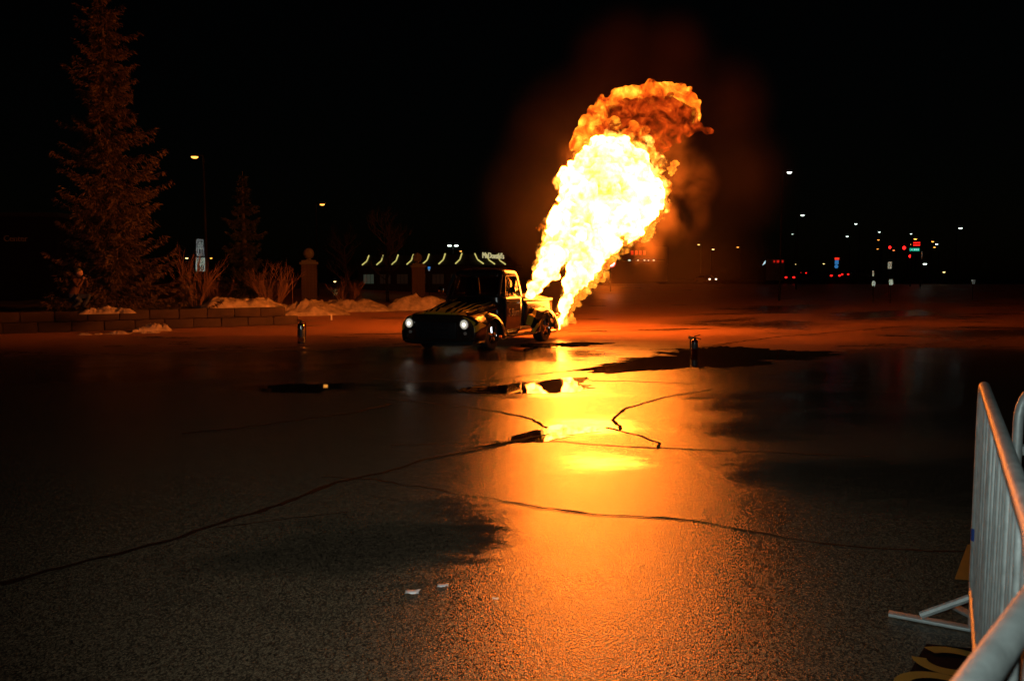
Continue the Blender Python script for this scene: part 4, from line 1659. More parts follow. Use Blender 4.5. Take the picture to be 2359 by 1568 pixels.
def ext_small(label, loc, rz):
    e = thing('fire_extinguisher', label, 'extinguisher', loc, rz, 'fire extinguishers on the asphalt')
    MB().lathe([(0.058, 0), (0.066, 0.01), (0.066, 0.27), (0.058, 0.30), (0.03, 0.318), (0.02, 0.32)], 28).build('cylinder', mat('extinguisher_red', (0.10, 0.008, 0.008), 0.22, coat=0.5), e)
    MB().lathe([(0.02, 0.31), (0.024, 0.32), (0.024, 0.36), (0.014, 0.37)], 14).build('valve', M_dark, e)
    MB().tube([(-0.02, 0, 0.37), (0.05, 0, 0.39), (0.115, 0, 0.405)], 0.011, 6).build('lever', M_black, e)
    MB().tube([(0, 0, 0.35), (0.07, 0, 0.335), (0.13, 0, 0.315)], 0.012, 6).build('handle', M_black, e)
    MB().tube([(-0.02, 0, 0.345), (-0.06, 0, 0.355), (-0.085, 0, 0.33), (-0.088, 0, 0.20), (-0.082, 0, 0.05)], 0.014, 8).build('hose', M_rubber, e)
    MB().box((-0.085, -0.012, 0.345), (0.10, 0.004, 0.055), Matrix.Rotation(0.35, 3, 'Y')).build('tag', mat('tag_card', (0.30, 0.24, 0.10), 0.5), e)
    MB().lathe([(0.0665, 0.12), (0.0672, 0.125), (0.0672, 0.24), (0.0665, 0.245)], 28, cap=False).build('label_band', mat('label_print2', (0.08, 0.085, 0.085), 0.35, var=0.4, scale=40), e)
    MB().ball((0.0, -0.03, 0.345), 0.016).build('gauge', M_chrome, e)
    return e


p = gp(1599, 816)
ext_small('small red fire extinguisher standing in the dark puddle at right', (p.x, p.y, 0), 0.05)


# ------------------------------------------------------------------ crowd barriers
def bend(p0, p1, p2, r, n=6):
    a = (p0 - p1).normalized() * r
    b = (p2 - p1).normalized() * r
    s, e = p1 + a, p1 + b
    return [(s * (1 - t) + p1 * t) * (1 - t) + (p1 * (1 - t) + e * t) * t for t in [i / n for i in range(n + 1)]]


def barrier(label, A, B, feet=True, h=1.10, nb=None):
    A, B = Vector((A[0], A[1], 0)), Vector((B[0], B[1], 0))
    L_ = (B - A).length
    t = thing('crowd_barrier', label, 'barrier', A, math.atan2((B - A).y, (B - A).x), 'steel crowd barriers')
    r = 0.0195
    zb = 0.17
    P = [Vector((0, 0, zb)), Vector((0, 0, h)), Vector((L_, 0, h)), Vector((L_, 0, zb))]
    path = bend(P[3], P[0], P[1], 0.10) + bend(P[0], P[1], P[2], 0.16, 8) + bend(P[1], P[2], P[3], 0.16, 8) + bend(P[2], P[3], P[0], 0.10)
    path.append(path[0])
    MB().tube(path, r, 14, cap=False).build('frame_tube', M_galv, t)
    n = nb or int(L_ / 0.118)
    vb = MB().tube([(0, 0, zb), (0, 0, h)], 0.0095, 10).mesh('upright', M_galv)
    for i in range(1, n):
        o = bpy.data.objects.new('upright', vb)
        C.objects.link(o)
        o.parent = t
        o.location = (L_ * i / n, 0, 0)
        o.rotation_euler = (rnd.uniform(-.004, .004), rnd.uniform(-.004, .004), 0)
    for x in ([0.03, L_ - 0.03] if feet else []):
        f = MB().box((x, 0.0, 0.012), (0.05, 0.66, 0.014), bev=0.003).build('foot', M_galv, t)
        for sg in (1, -1):
            MB().tube([(x, 0.20 * sg, 0.03), (x, 0.012 * sg, 0.15)], 0.016, 8).build('foot_brace', M_galv, f)
        MB().tube([(x, 0, 0.01), (x, 0, zb)], 0.016, 8).build('foot_post', M_galv, f)
    return t


A0, A1 = gp(2264, 880, 1.10).xy, gp(2358, 1155, 1.10).xy
adir = (A1 - A0).normalized()
ba = barrier('galvanised crowd barrier seen nearly end on at the right edge', A0, A0 + adir * 2.42)
B0, B1 = gp(2358, 1414, 1.10).xy, gp(2249, 1568, 1.10).xy
bd = (B1 - B0).normalized()
bb = barrier('nearest galvanised crowd barrier rail crossing the bottom right corner', B0 - bd * 0.42, B0 + bd * 1.9)
bc = barrier('crowd barrier end just behind the edge-on one at the right edge', gp(2349, 888, 1.10).xy, gp(2349, 888, 1.10).xy + Vector((2.3, 0.55)), nb=14)
# tape band on the far end of the edge-on barrier
MB().lathe([(0.0205, 0.40), (0.0205, 0.455)], 14, cap=False).build('blue_tape', mat('blue_tape', (0.015, 0.05, 0.22), 0.5), ba)
# hooks
MB().tube([(0.0, 0.0, 0.86), (0.05, 0.02, 0.84), (0.06, 0.02, 0.80)], 0.008, 6).build('hook', M_galv, bc)


# ------------------------------------------------------------------ markings and scraps on the asphalt
pn = [gp(2133, 1484), gp(2290, 1500), gp(2290, 1640), gp(2040, 1640)]
mk = MB()
mk.add([Vector((q.x, q.y, 0.005)) for q in pn], [(0, 1, 2, 3)])
panel = mk.build('painted_panel', M_blackpaint)
tag(panel, 'black painted panel with yellow letters on the asphalt by the barrier', 'marking')


def ring_letter(c, rx, ry, w, a0, a1, rot):
    rows = []
    for i in range(37):
        a = lerp(a0, a1, i / 36)
        q = []
        for s in (1, -1):
            x, y = math.cos(a) * (rx + s * w / 2), math.sin(a) * (ry + s * w / 2)
            q.append(Vector((c.x + x * math.cos(rot) - y * math.sin(rot), c.y + x * math.sin(rot) + y * math.cos(rot), 0.010)))
        rows.append(q)
    return MB().grid(rows).build('letter', M_yellow, panel)


c1 = gp(2193, 1527)
ring_letter(c1, 0.125, 0.10, 0.055, R(-200), R(110), 0.0)
c2 = gp(2160, 1592)
ring_letter(c2, 0.13, 0.11, 0.05, R(20), R(360), 0.0)
ys0 = MB()
q = [gp(2198, 1335), gp(2330, 1345), gp(2330, 1250), gp(2228, 1255)]
ys0.add([Vector((w.x, w.y, 0.005)) for w in q], [(0, 1, 2, 3)])
tag(ys0.build('yellow_stripe', M_yellow), 'short yellow painted stripe behind the edge-on barrier', 'marking')

for (u, v, s), lab in zip([(950, 1365, 0.045), (1020, 1350, 0.035), (1141, 1381, 0.018)],
                          ['larger white paper scrap on the foreground asphalt', 'smaller white paper scrap just right of the larger one', 'tiny pale paper scrap on the foreground asphalt']):
    c = gp(u, v)
    r0 = random.Random(int(u))
    rows = []
    for i in range(7):
        rows.append([Vector((c.x + (i / 6 - .5) * s * 1.5 + r0.uniform(-.1, .1) * s, c.y + (k / 4 - .5) * s + r0.uniform(-.12, .12) * s, 0.006 + s * 0.35 * abs(fbm(Vector((i, k, u)), .5)))) for k in range(5)])
    o = MB().grid(rows).build('paper_scrap', M_white)
    o.modifiers.new('t', 'SOLIDIFY').thickness = 0.001
    tag(o, lab, 'litter', 'paper scraps on the asphalt')
p = gp(763, 737)
b_ = thing('bottle', 'small pale bottle standing on the lot below the snow piles', 'bottle', (p.x, p.y, 0))
MB().lathe([(0.035, 0), (0.038, 0.01), (0.038, 0.13), (0.03, 0.16), (0.014, 0.19), (0.014, 0.205)], 16).build('body', mat('bottle_plastic', (0.7, 0.68, 0.66), 0.2), b_)
MB().lathe([(0.016, 0.20), (0.016, 0.222)], 12).build('cap', M_white, b_)
p = gp(674, 722)
st_ = thing('marker_stake', 'thin upright stake in front of the brick pillar', 'stake', (p.x, p.y, 0))
MB().tube([(0, 0, 0), (0.02, 0, 1.6)], 0.014, 6).build('rod', M_twig, st_)
MB().tube([(0.019, 0, 1.5), (0.02, 0, 1.62)], 0.018, 6).build('top_band', M_red, st_)


# ------------------------------------------------------------------ person crouching on the wall
def person():
    p_ = at(182, 724, 22.0)
    base = WA + wdir * ((p_ - WA).dot(wdir))
    t = thing('person', 'crouching person with a camera on top of the block wall', 'person', (base.x + 0.05, base.y + 0.1, WH + 0.005), 0)
    # facing +x (towards the truck); skeleton with radii
    J = {
        'pel': ((-0.10, 0.0, 0.42), 0.15), 'sp1': ((-0.08, 0.0, 0.58), 0.145), 'sp2': ((-0.03, 0.0, 0.76), 0.16), 'chest': ((0.02, 0.0, 0.87), 0.13), 'neck': ((0.06, 0, 0.98), 0.058), 'hd0': ((0.09, 0, 1.04), 0.07),
        'ls': ((0.02, 0.17, 0.88), 0.075), 'le': ((0.20, 0.24, 0.72), 0.055), 'lw': ((0.26, 0.09, 0.93), 0.036),
        'rs': ((0.02, -0.17, 0.88), 0.075), 're': ((0.20, -0.24, 0.70), 0.055), 'rw': ((0.26, -0.08, 0.93), 0.036),
        'lh': ((-0.08, 0.10, 0.40), 0.105), 'lk': ((0.32, 0.15, 0.46), 0.075), 'la': ((0.10, 0.14, 0.09), 0.05), 'lt': ((0.26, 0.15, 0.045), 0.042),
        'rh': ((-0.08, -0.10, 0.40), 0.105), 'rk': ((0.22, -0.14, 0.30), 0.075), 'ra': ((-0.10, -0.13, 0.09), 0.05), 'rt': ((0.08, -0.14, 0.045), 0.042),
    }
    E = [('pel', 'sp1'), ('sp1', 'sp2'), ('sp2', 'chest'), ('chest', 'neck'), ('neck', 'hd0'), ('chest', 'ls'), ('ls', 'le'), ('le', 'lw'), ('chest', 'rs'), ('rs', 're'), ('re', 'rw'),
         ('pel', 'lh'), ('lh', 'lk'), ('lk', 'la'), ('la', 'lt'), ('pel', 'rh'), ('rh', 'rk'), ('rk', 'ra'), ('ra', 'rt')]
    ks = list(J)
    me_ = bpy.data.meshes.new('body')
    me_.from_pydata([J[k][0] for k in ks], [(ks.index(a), ks.index(b)) for a, b in E], [])
    o = bpy.data.objects.new('body', me_)
    C.objects.link(o)
    o.parent = t
    sk = o.modifiers.new('skin', 'SKIN')
    sk.use_smooth_shade = True
    for i, k in enumerate(ks):
        me_.skin_vertices[0].data[i].radius = (J[k][1], J[k][1])
    me_.skin_vertices[0].data[ks.index('pel')].use_root = True
    ss = o.modifiers.new('sub', 'SUBSURF')
    ss.levels = 2
    ss.render_levels = 2
    dg = bpy.context.evaluated_depsgraph_get()
    bm_ = bpy.data.meshes.new_from_object(o.evaluated_get(dg))
    bm_.materials.clear()
    bm_.materials.append(M_jacket)
    bm_.materials.append(M_denim)
    bm_.materials.append(M_black)
    for f in bm_.polygons:
        c = f.center
        f.use_smooth = True
        if c.z < 0.11 and c.z < 0.5:
            f.material_index = 2
        elif c.z < 0.50:
            f.material_index = 1
    o.modifiers.clear()
    o.data = bm_
    hd = MB().ball((0.11, 0, 1.13), 0.105, 18, 14, (0.98, 0.78, 1.15))
    hd.ball((0.215, 0, 1.12), 0.018, 8, 6, (1, 0.7, 1.3)).ball((0.10, 0.085, 1.12), 0.024, 8, 6, (0.7, 0.4, 1.2)).ball((0.10, -0.085, 1.12), 0.024, 8, 6, (0.7, 0.4, 1.2))
    h_ = hd.build('head', M_skin, t, angle=180)
    hat = MB().ball((0.085, 0, 1.185), 0.108, 16, 10, (1.0, 0.82, 0.85)).build('knit_cap', M_hair, t, angle=180)
    for sg in (1, -1):
        hn = MB().ball((0.275, 0.075 * sg, 0.98), 0.04, 10, 8, (0.7, 0.5, 1.1))
        for k in range(4):
            hn.tube([(0.285, (0.075 - 0.004 * k) * sg, 0.965 + 0.021 * k), (0.315, (0.055 - 0.004 * k) * sg, 0.985 + 0.020 * k), (0.318, 0.022 * sg, 0.99 + 0.018 * k)], [0.0095, 0.009, 0.0075], 6)
        hn.tube([(0.265, 0.07 * sg, 0.99), (0.25, 0.05 * sg, 1.02), (0.26, 0.03 * sg, 1.035)], [0.011, 0.010, 0.008], 6)
        hn.build('hand', M_skin, t, angle=180)
    cm_ = thing('hand_camera', 'small black camera held up by the crouching person', 'camera', (t.location.x, t.location.y, t.location.z), 0)
    MB().box((0.295, 0, 1.02), (0.055, 0.13, 0.085), bev=0.012).build('body', M_black, cm_)
    MB().lathe([(0.03, 0.0), (0.034, 0.01), (0.034, 0.07), (0.028, 0.075)], 16, 'x', (0.322, 0, 1.015)).build('lens', M_dark, cm_)
    return t


person()


# ------------------------------------------------------------------ retroreflective road signs
def retro_face(w, h, a=0.03):
    """prismatic sheeting: rows of real corner cubes facing local -Y"""
    H_ = a * math.sqrt(3) / 2
    dp = a / math.sqrt(6)
    mb = MB()
    nr = max(1, round(h / H_))
    nc = max(1, round(w / a))
    aa = a
    h, w = nr * H_, nc * a
    for r_ in range(nr):
        z0 = -h / 2 + r_ * H_
        for c_ in range(-1, 2 * nc + 1):
            x0 = -w / 2 + c_ * aa / 2
            up = (c_ + r_) % 2 == 0
            if up:
                tri = [(x0, z0), (x0 + aa, z0), (x0 + aa / 2, z0 + H_)]
            else:
                tri = [(x0 + aa / 2, z0), (x0 + aa, z0 + H_), (x0, z0 + H_)]
            cx, cz = sum(q[0] for q in tri) / 3, sum(q[1] for q in tri) / 3
            if abs(cx) > w / 2:
                continue
            vs = [Vector((q[0], 0, q[1])) for q in tri] + [Vector((cx, dp, cz))]
            mb.add(vs, [(0, 1, 3), (1, 2, 3), (2, 0, 3)])
    return mb


M_retro = mat('retro_sheeting_white', (0.90, 0.94, 0.86), 0.12, 1.0, var=0.08, rvar=0.02, scale=3)
M_retrog = mat('retro_sheeting_green', (0.02, 0.50, 0.36), 0.06, 1.0, var=0.08, rvar=0.02, scale=3)
M_retrob = mat('retro_sheeting_dim', (0.62, 0.63, 0.62), 0.13, 1.0, var=0.08, rvar=0.02, scale=3)


def road_sign(parent, name, w, h, z, face, lines, y=-0.05):
    """plate with sheeting and print, child of a signpost (facing local -Y)"""
    pl = MB().box((0, y + 0.022, z), (w, 0.004, h)).build(name, M_pole, parent)
    rf_ = retro_face(w, h).build('sheeting', face, pl, smooth=False)
    rf_.location = (0, y, z)
    for body, size, dz, sx in lines:
        text('print', body, size, M_signface, pl, (0, y - 0.006, z + dz), sx=sx, ext=0.002)
    return pl


p = at(463, 640, 44)
sp_ = thing('signpost', 'post with junction 181 and speed limit 30 signs', 'road sign', (p.x, p.y, 0.0), 0)
sp_.rotation_euler = (0, 0, -math.atan2(p.x, p.y) * -1 + R(28))
zt, zs, zb_ = at(461, 560, 44).z, at(461, 580, 44).z, at(463, 609.5, 44).z
MB().tube([(0, 0, -0.3), (0, 0, zt + 0.25)], 0.035, 8).build('post', M_pole, sp_)
road_sign(sp_, 'junction_plate', 0.40, 0.42, zt, M_retrob, [('JCT', 0.30, 0, 0.72)])
road_sign(sp_, 'route_plate', 0.43, 0.50, zs, M_retrob, [('181', 0.34, 0.0, 0.75)])
road_sign(sp_, 'speed_limit_plate', 0.50, 0.76, zb_, M_retro, [('SPEED', 0.17, 0.27, 0.8), ('LIMIT', 0.17, 0.10, 0.8), ('30', 0.46, -0.19, 0.85)])


def small_sign(label, u0, v0, u1, v1, d, face, lines=(), name='signpost', post_top=None):
    a, b = at(u0, v1, d), at(u1, v0, d)
    c = (a + b) / 2
    t = thing(name, label, 'sign', (c.x, d, ground_z(d)), 0, 'small road signs in the distance')
    t.rotation_euler = (0, 0, -math.atan2(c.x, d))
    gz_ = ground_z(d)
    MB().tube([(0, 0, -0.2), (0, 0, b.z - gz_ + 0.03)], 0.03, 6).build('post', M_pole, t)
    w, h = b.x - a.x, b.z - a.z
    road_sign(t, 'plate', w, h, c.z - gz_, face, [(s_, h * k, dz * h, sx) for s_, k, dz, sx in lines])
    return t


small_sign('low white sign, left one of the pair right of centre', 2008, 647, 2016, 658, 52, M_retro, [('P', 0.45, 0, 0.7)])
small_sign('low white sign, right one of the pair right of centre', 2047, 643, 2056, 656, 52, M_retro, [('P', 0.45, 0, 0.7)])
small_sign('white sign with dark zigzag print above the right low sign', 2045, 603, 2053, 619, 70, M_retro, [('N', 0.4, 0.24, 1), ('S', 0.4, -0.2, 1)])
small_sign('faint pale sign near the far right lamps', 2237, 644, 2245, 653, 60, M_retrob, [('-', 0.4, 0, 1)])
small_sign('tall narrow pale sign left of the bright white light', 2121, 579, 2125, 597, 90, M_retrob)
small_sign('narrow white sign above the left low sign', 2009, 623, 2013, 636, 75, M_retro)


# ------------------------------------------------------------------ lamps
def lamp_mat(col, s):
    return emit('lamp_%02d_%02d_%02d_%d' % (int(col[0] * 50), int(col[1] * 50), int(col[2] * 50), int(s * 10)), col, s)


SOD = (1.0, 0.36, 0.05)
WHT = (0.80, 1.0, 0.88)
YEL = (1.0, 0.72, 0.25)
LAMPG = 'street lamps in the distance'


def street_lamp(label, u, v, d, col, w, side=1, strength=6.0, arm=0.6, hgt=0.10):
    p_ = at(u, v, d)
    gz_ = ground_z(d)
    t = thing('street_lamp', label, 'street lamp', (p_.x + side * arm, d, gz_), 0, LAMPG)
    z = p_.z - gz_
    MB().tube([(0, 0, 0), (0, 0, z * 0.6), (0, 0, z + 0.08)], [0.09, 0.07, 0.05], 8).build('pole', M_pole, t)
    MB().tube([(0, 0, z + 0.05), (-side * arm * 0.5, 0, z + 0.11), (-side * (arm - w * 0.4), 0, z + 0.10)], 0.03, 6).build('arm', M_pole, t)
    hd = MB().ball((-side * arm, 0, z + 0.04), 0.5, 14, 8, (w * 1.15, 0.42, hgt * 1.5)).build('lamp_head', M_dark, t)
    MB().ball((-side * arm, 0, z - 0.02), 0.5, 14, 8, (w, 0.34, hgt * 1.6)).build('lens', lamp_mat(col, strength), hd)
    return t


street_lamp('orange street lamp hanging between the tall spruce and the dim spruce', 448, 361, 45, SOD, 0.40, 1, 4, 0.5, 0.11)
street_lamp('orange street lamp right of the dim spruce, above the brick pillar', 742, 470, 75, SOD, 0.48, -1, 4, 0.6, 0.16)
for lab, u, v, d, col, w, s in [
    ('white street lamp, highest of those right of the fire', 1818, 396, 58, WHT, 0.36, 4),
    ('white street lamp below and right of the highest one', 1848, 495, 89, WHT, 0.42, 5),
    ('white street lamp far right, apart from the others', 2212, 525, 112, WHT, 0.55, 5),
    ('white street lamp left of the traffic lights cluster', 1971, 515, 103, WHT, 0.36, 2.5),
    ('small greenish street lamp under the second white lamp', 1825, 539, 126, WHT, 0.30, 1.5),
    ('small white lamp straight above the vertical blue sign', 1951, 544, 132, WHT, 0.45, 4),
    ('tiny white street lamp above the left low signs', 2025, 534, 120, WHT, 0.32, 2.5),
    ('tiny white street lamp over the red lettered sign', 2098, 538, 124, WHT, 0.34, 2),
    ('yellow lamp, left one of two close by the fire smoke', 1609, 563, 160, YEL, 0.50, 4),
    ('yellow lamp, right and lower one of two by the fire smoke', 1642, 574, 180, YEL, 0.62, 5),
    ('orange lamp alone between smoke and white lamps', 1699, 569, 170, SOD, 0.5, 4),
    ('orange lamp directly over the red lettered sign', 2108, 550, 140, SOD, 0.55, 6),
    ('orange lamp touching the left end of the red lettered sign', 2098, 562, 160, SOD, 0.5, 5),
    ('orange lamp, upper of three right of the red lettered sign', 2148, 556, 150, SOD, 0.5, 5),
    ('blue-white lamp, middle of three right of the red lettered sign', 2157, 562, 150, WHT, 0.5, 6),
    ('orange lamp, lower of three right of the red lettered sign', 2152, 569, 170, SOD, 0.5, 4),
    ('small orange lamp above the left traffic light', 2023, 552, 140, SOD, 0.36, 2.5),
    ('small orange lamp beside the left traffic light', 2021, 573, 170, SOD, 0.4, 3),
    ('brightest white lamp low under the green street sign', 2130, 607, 100, WHT, 0.45, 8),
    ('small warm lamp low at far right', 2174, 626, 120, YEL, 0.36, 4),
    ('warm white lamp between the two red far-off signs', 1773, 609, 160, YEL, 0.45, 3),
    ('warm white lamp right of the dim red sign', 1833, 608, 160, YEL, 0.4, 2),
    ('warm white lamp left of the vertical blue sign', 1897, 607, 160, YEL, 0.42, 2.5),
    ('orange lamp left of the road signs beside the tall spruce', 430, 594, 120, YEL, 0.45, 4),
    ('orange lamp right of the road signs', 486, 594, 130, SOD, 0.40, 4),
    ('orange lamp above the right end of the restaurant roof', 1061, 578, 150, SOD, 0.42, 4),
    ('tiny lamp beside the stone ball of the brick pillar', 922, 592, 160, SOD, 0.2, 1.5),
    ('white lamp glinting low beside the small bare bush', 771, 648, 90, YEL, 0.28, 5),
    ('yellow-white lamp just left of the truck cab', 1005, 622, 110, YEL, 0.32, 5),
]:
    street_lamp(lab, u, v, d, col, w, 1 if (int(u) % 2) else -1, s, 0.5, 0.16 if w > 0.3 else 0.1)
# double-headed lot light
p = at(1043, 565, 105)
dl = thing('lot_lamp', 'twin-headed white lot lamp above the restaurant roof', 'street lamp', (p.x, 105, ground_z(105)), 0, LAMPG)
zz = p.z - ground_z(105)
MB().tube([(0, 0, 0), (0, 0, zz)], [0.09, 0.06], 8).build('pole', M_pole, dl)
for sg in (1, -1):
    hd = MB().box((0.45 * sg, 0, zz + 0.05), (0.62, 0.4, 0.14), bev=0.03).build('lamp_head', M_dark, dl)
    MB().box((0.45 * sg, -0.02, zz - 0.05), (0.5, 0.34, 0.16), bev=0.03).build('lens', lamp_mat(WHT, 8), hd)


# traffic lights
def traffic_light(label, u, v, d):
    p_ = at(u, v, d)
    gz_ = ground_z(d)
    t = thing('traffic_light', label, 'traffic light', (p_.x, d, gz_), 0, 'red traffic lights')
    z = p_.z - gz_
    MB().tube([(0.9, 0, 0), (0.9, 0, z + 0.5)], 0.07, 8).build('pole', M_pole, t)
    MB().tube([(0.9, 0, z + 0.45), (0, 0, z + 0.5)], 0.045, 6).build('arm', M_pole, t)
    hs_ = MB().box((0, 0.08, z - 0.30), (0.36, 0.2, 1.1), bev=0.03).build('housing', M_black, t)
    MB().ball((0, -0.02, z), 0.5, 12, 8, (0.42, 0.12, 0.42)).build('red_lens', lamp_mat((1, 0.012, 0.01), 3.5), hs_)
    for k in (1, 2):
        MB().ball((0, -0.01, z - 0.36 * k), 0.13, 12, 8, (1, 0.4, 1)).build('dark_lens', M_black, hs_)
    return t


traffic_light('red traffic light, biggest, left of the green street sign', 2082, 571, 95)
traffic_light('red traffic light below the green street sign', 2096, 590, 105)
traffic_light('red traffic light, leftmost of the three', 2049, 570, 115)
street_lamp('small reddish lamp right of the leftmost traffic light', 2058, 576, 150, (1, 0.22, 0.05), 0.4, 1, 3, 0.5, 0.16)

# backlit green street-name sign
p = at(2106, 575, 95)
gs = thing('street_name_sign', 'lit green street name sign under the red lettered sign', 'sign', (p.x, 95, ground_z(95)))
zz = p.z - ground_z(95)
MB().tube([(0.9, 0.1, 0), (0.9, 0.1, zz + 0.1)], 0.06, 8).build('post', M_pole, gs)
MB().box((0, 0, zz), (1.16, 0.12, 0.36), bev=0.02).build('panel', emit('green_sign_light', (0.0, 0.42, 0.26), 0.9), gs)
for k, w in ((-0.36, 0.10), (-0.02, 0.14), (0.18, 0.10), (0.40, 0.12)):
    MB().box((k, -0.07, zz), (w, 0.01, 0.13)).build('letter', emit('green_sign_white', (0.6, 0.95, 0.85), 0.9), gs)
# red lettered sign (two lines)
p = at(2111, 562, 150)
rs_ = thing('lettered_sign', 'small glowing red sign with two lines of letters', 'sign', (p.x, 150, 1.0))
zz = p.z - 1.0
MB().tube([(0, 0.2, 0), (0, 0.2, zz)], 0.12, 8).build('post', M_pole, rs_)
MB().box((0, 0.1, zz), (1.5, 0.12, 0.95), bev=0.02).build('panel', M_black, rs_)
for r_ in range(2):
    for k in range(5):
        MB().box((-0.54 + 0.27 * k, 0.0, zz + 0.22 - 0.44 * r_), (0.19, 0.03, 0.30)).build('letter', emit('red_neon', (1, 0.015, 0.01), 1.6), rs_)
# vertical red-over-blue sign
p = at(1927, 606, 140)
vs_ = thing('pylon_sign', 'tall pylon sign, red on top and blue below', 'sign', (p.x, 140, 1.0))
zz = p.z - 1.0
MB().tube([(0, 0.2, 0), (0, 0.2, zz + 1)], 0.12, 8).build('post', M_pole, vs_)
MB().box((0, 0, zz + 0.78), (0.75, 0.2, 0.36), bev=0.03).build('red_panel', emit('red_panel_light', (1, 0.03, 0.01), 1.2), vs_)
MB().box((-0.02, 0, zz + 0.15), (0.62, 0.2, 0.7), bev=0.03).build('blue_panel', emit('blue_panel_light', (0.05, 0.30, 0.75), 0.5), vs_)
MB().ball((-0.06, 0, zz - 0.6), 0.34, 12, 8, (1, 0.4, 1)).build('blue_disc', emit('blue_panel_light', (0.05, 0.30, 0.75), 0.5), vs_)
# dim red sign on pale facade
p = at(1795, 602, 150)
ds = thing('shop_sign', 'dim red shop sign left of the row of tail lights', 'sign', (p.x, 150, 1.0))
zz = p.z - 1.0
MB().box((-0.6, 0.6, zz / 2), (3.4, 0.4, zz + 0.8)).build('facade', mat('pale_facade', (0.3, 0.28, 0.27), 0.8), ds)
for dx, s_ in ((-0.9, 0.25), (-0.15, 0.5), (0.7, 0.28)):
    MB().box((dx, 0.3, zz), (s_, 0.1, 0.45), bev=0.05).build('letter', emit('dim_red', (1, 0.02, 0.01), 0.5 + 0.6 * (s_ > .4)), ds)
# white glinting panel
p = at(1759, 607, 100)
wp = thing('tilted_sign', 'small slanted white sign glinting left of the dim red sign', 'sign', (p.x, 100, ground_z(100)))
zz = p.z - ground_z(100)
MB().tube([(0, 0.1, 0), (0, 0.1, zz)], 0.04, 6).build('post', M_pole, wp)
q = MB()
q.add([(-0.18, 0, zz - 0.25), (0.2, 0, zz + 0.02), (0.22, 0, zz + 0.4), (0.02, 0, zz + 0.16), (-0.18, 0.03, zz - 0.25), (0.2, 0.03, zz + 0.02), (0.22, 0.03, zz + 0.4), (0.02, 0.03, zz + 0.16)],
      [(0, 1, 2, 3), (7, 6, 5, 4), (0, 4, 5, 1), (1, 5, 6, 2), (2, 6, 7, 3), (3, 7, 4, 0)])
q.build('panel', emit('cool_sign_light', (0.62, 0.9, 1.0), 0.8), wp)
# white/red round sign half behind the fire
p = at(1407, 605, 85)
cs = thing('pole_sign', 'round white lit sign on a pole at the fire right edge', 'sign', (p.x, 85, ground_z(85)))
zz = p.z - ground_z(85)
MB().tube([(0, 0.1, 0), (0, 0.1, zz)], 0.08, 8).build('post', M_pole, cs)
MB().lathe([(0.52, 0.0), (0.55, 0.03), (0.55, 0.12), (0.52, 0.15)], 28, 'y', (0, -0.05, zz)).build('rim', emit('red_ring', (1, 0.06, 0.02), 1.0), cs)
MB().lathe([(0.40, -0.09), (0.42, -0.06)], 28, 'y', (0, 0, zz)).build('face', emit('white_face', (1.0, 0.85, 0.75), 2.0), cs)
# red store lettering and canopy lights behind the fire
p = at(1471, 582, 120)
fs_ = thing('store', 'dark store with red letters and a row of canopy lights behind the fire', 'building', (p.x, 120, 1.0))
zz = p.z - 1.0
MB().box((0, 3, zz / 2 + 0.3), (9, 5, zz + 1.2)).build('wall', mat('store_wall', (0.09, 0.07, 0.06), 0.85), fs_)
for k in range(4):
    MB().box((-0.95 + 0.62 * k, 0.42, zz), (0.40, 0.12, 0.62), bev=0.05).build('letter', emit('store_red', (1, 0.012, 0.01), 0.55), fs_)
cn = MB().box((0.6, -0.3, zz - 1.15), (6.4, 1.6, 0.22)).build('canopy', M_dark, fs_)
for k, (dx, s_) in enumerate(((-1.6, 0.30), (-0.3, 0.2), (0.7, 0.22), (1.3, 0.18), (2.1, 0.24))):
    MB().ball((dx, -1.12, zz - 1.2), 0.5, 10, 6, (s_ * 1.4, s_, s_)).build('canopy_light', emit('canopy_lamp', (0.8, 0.9, 0.75), 0.9), cn)


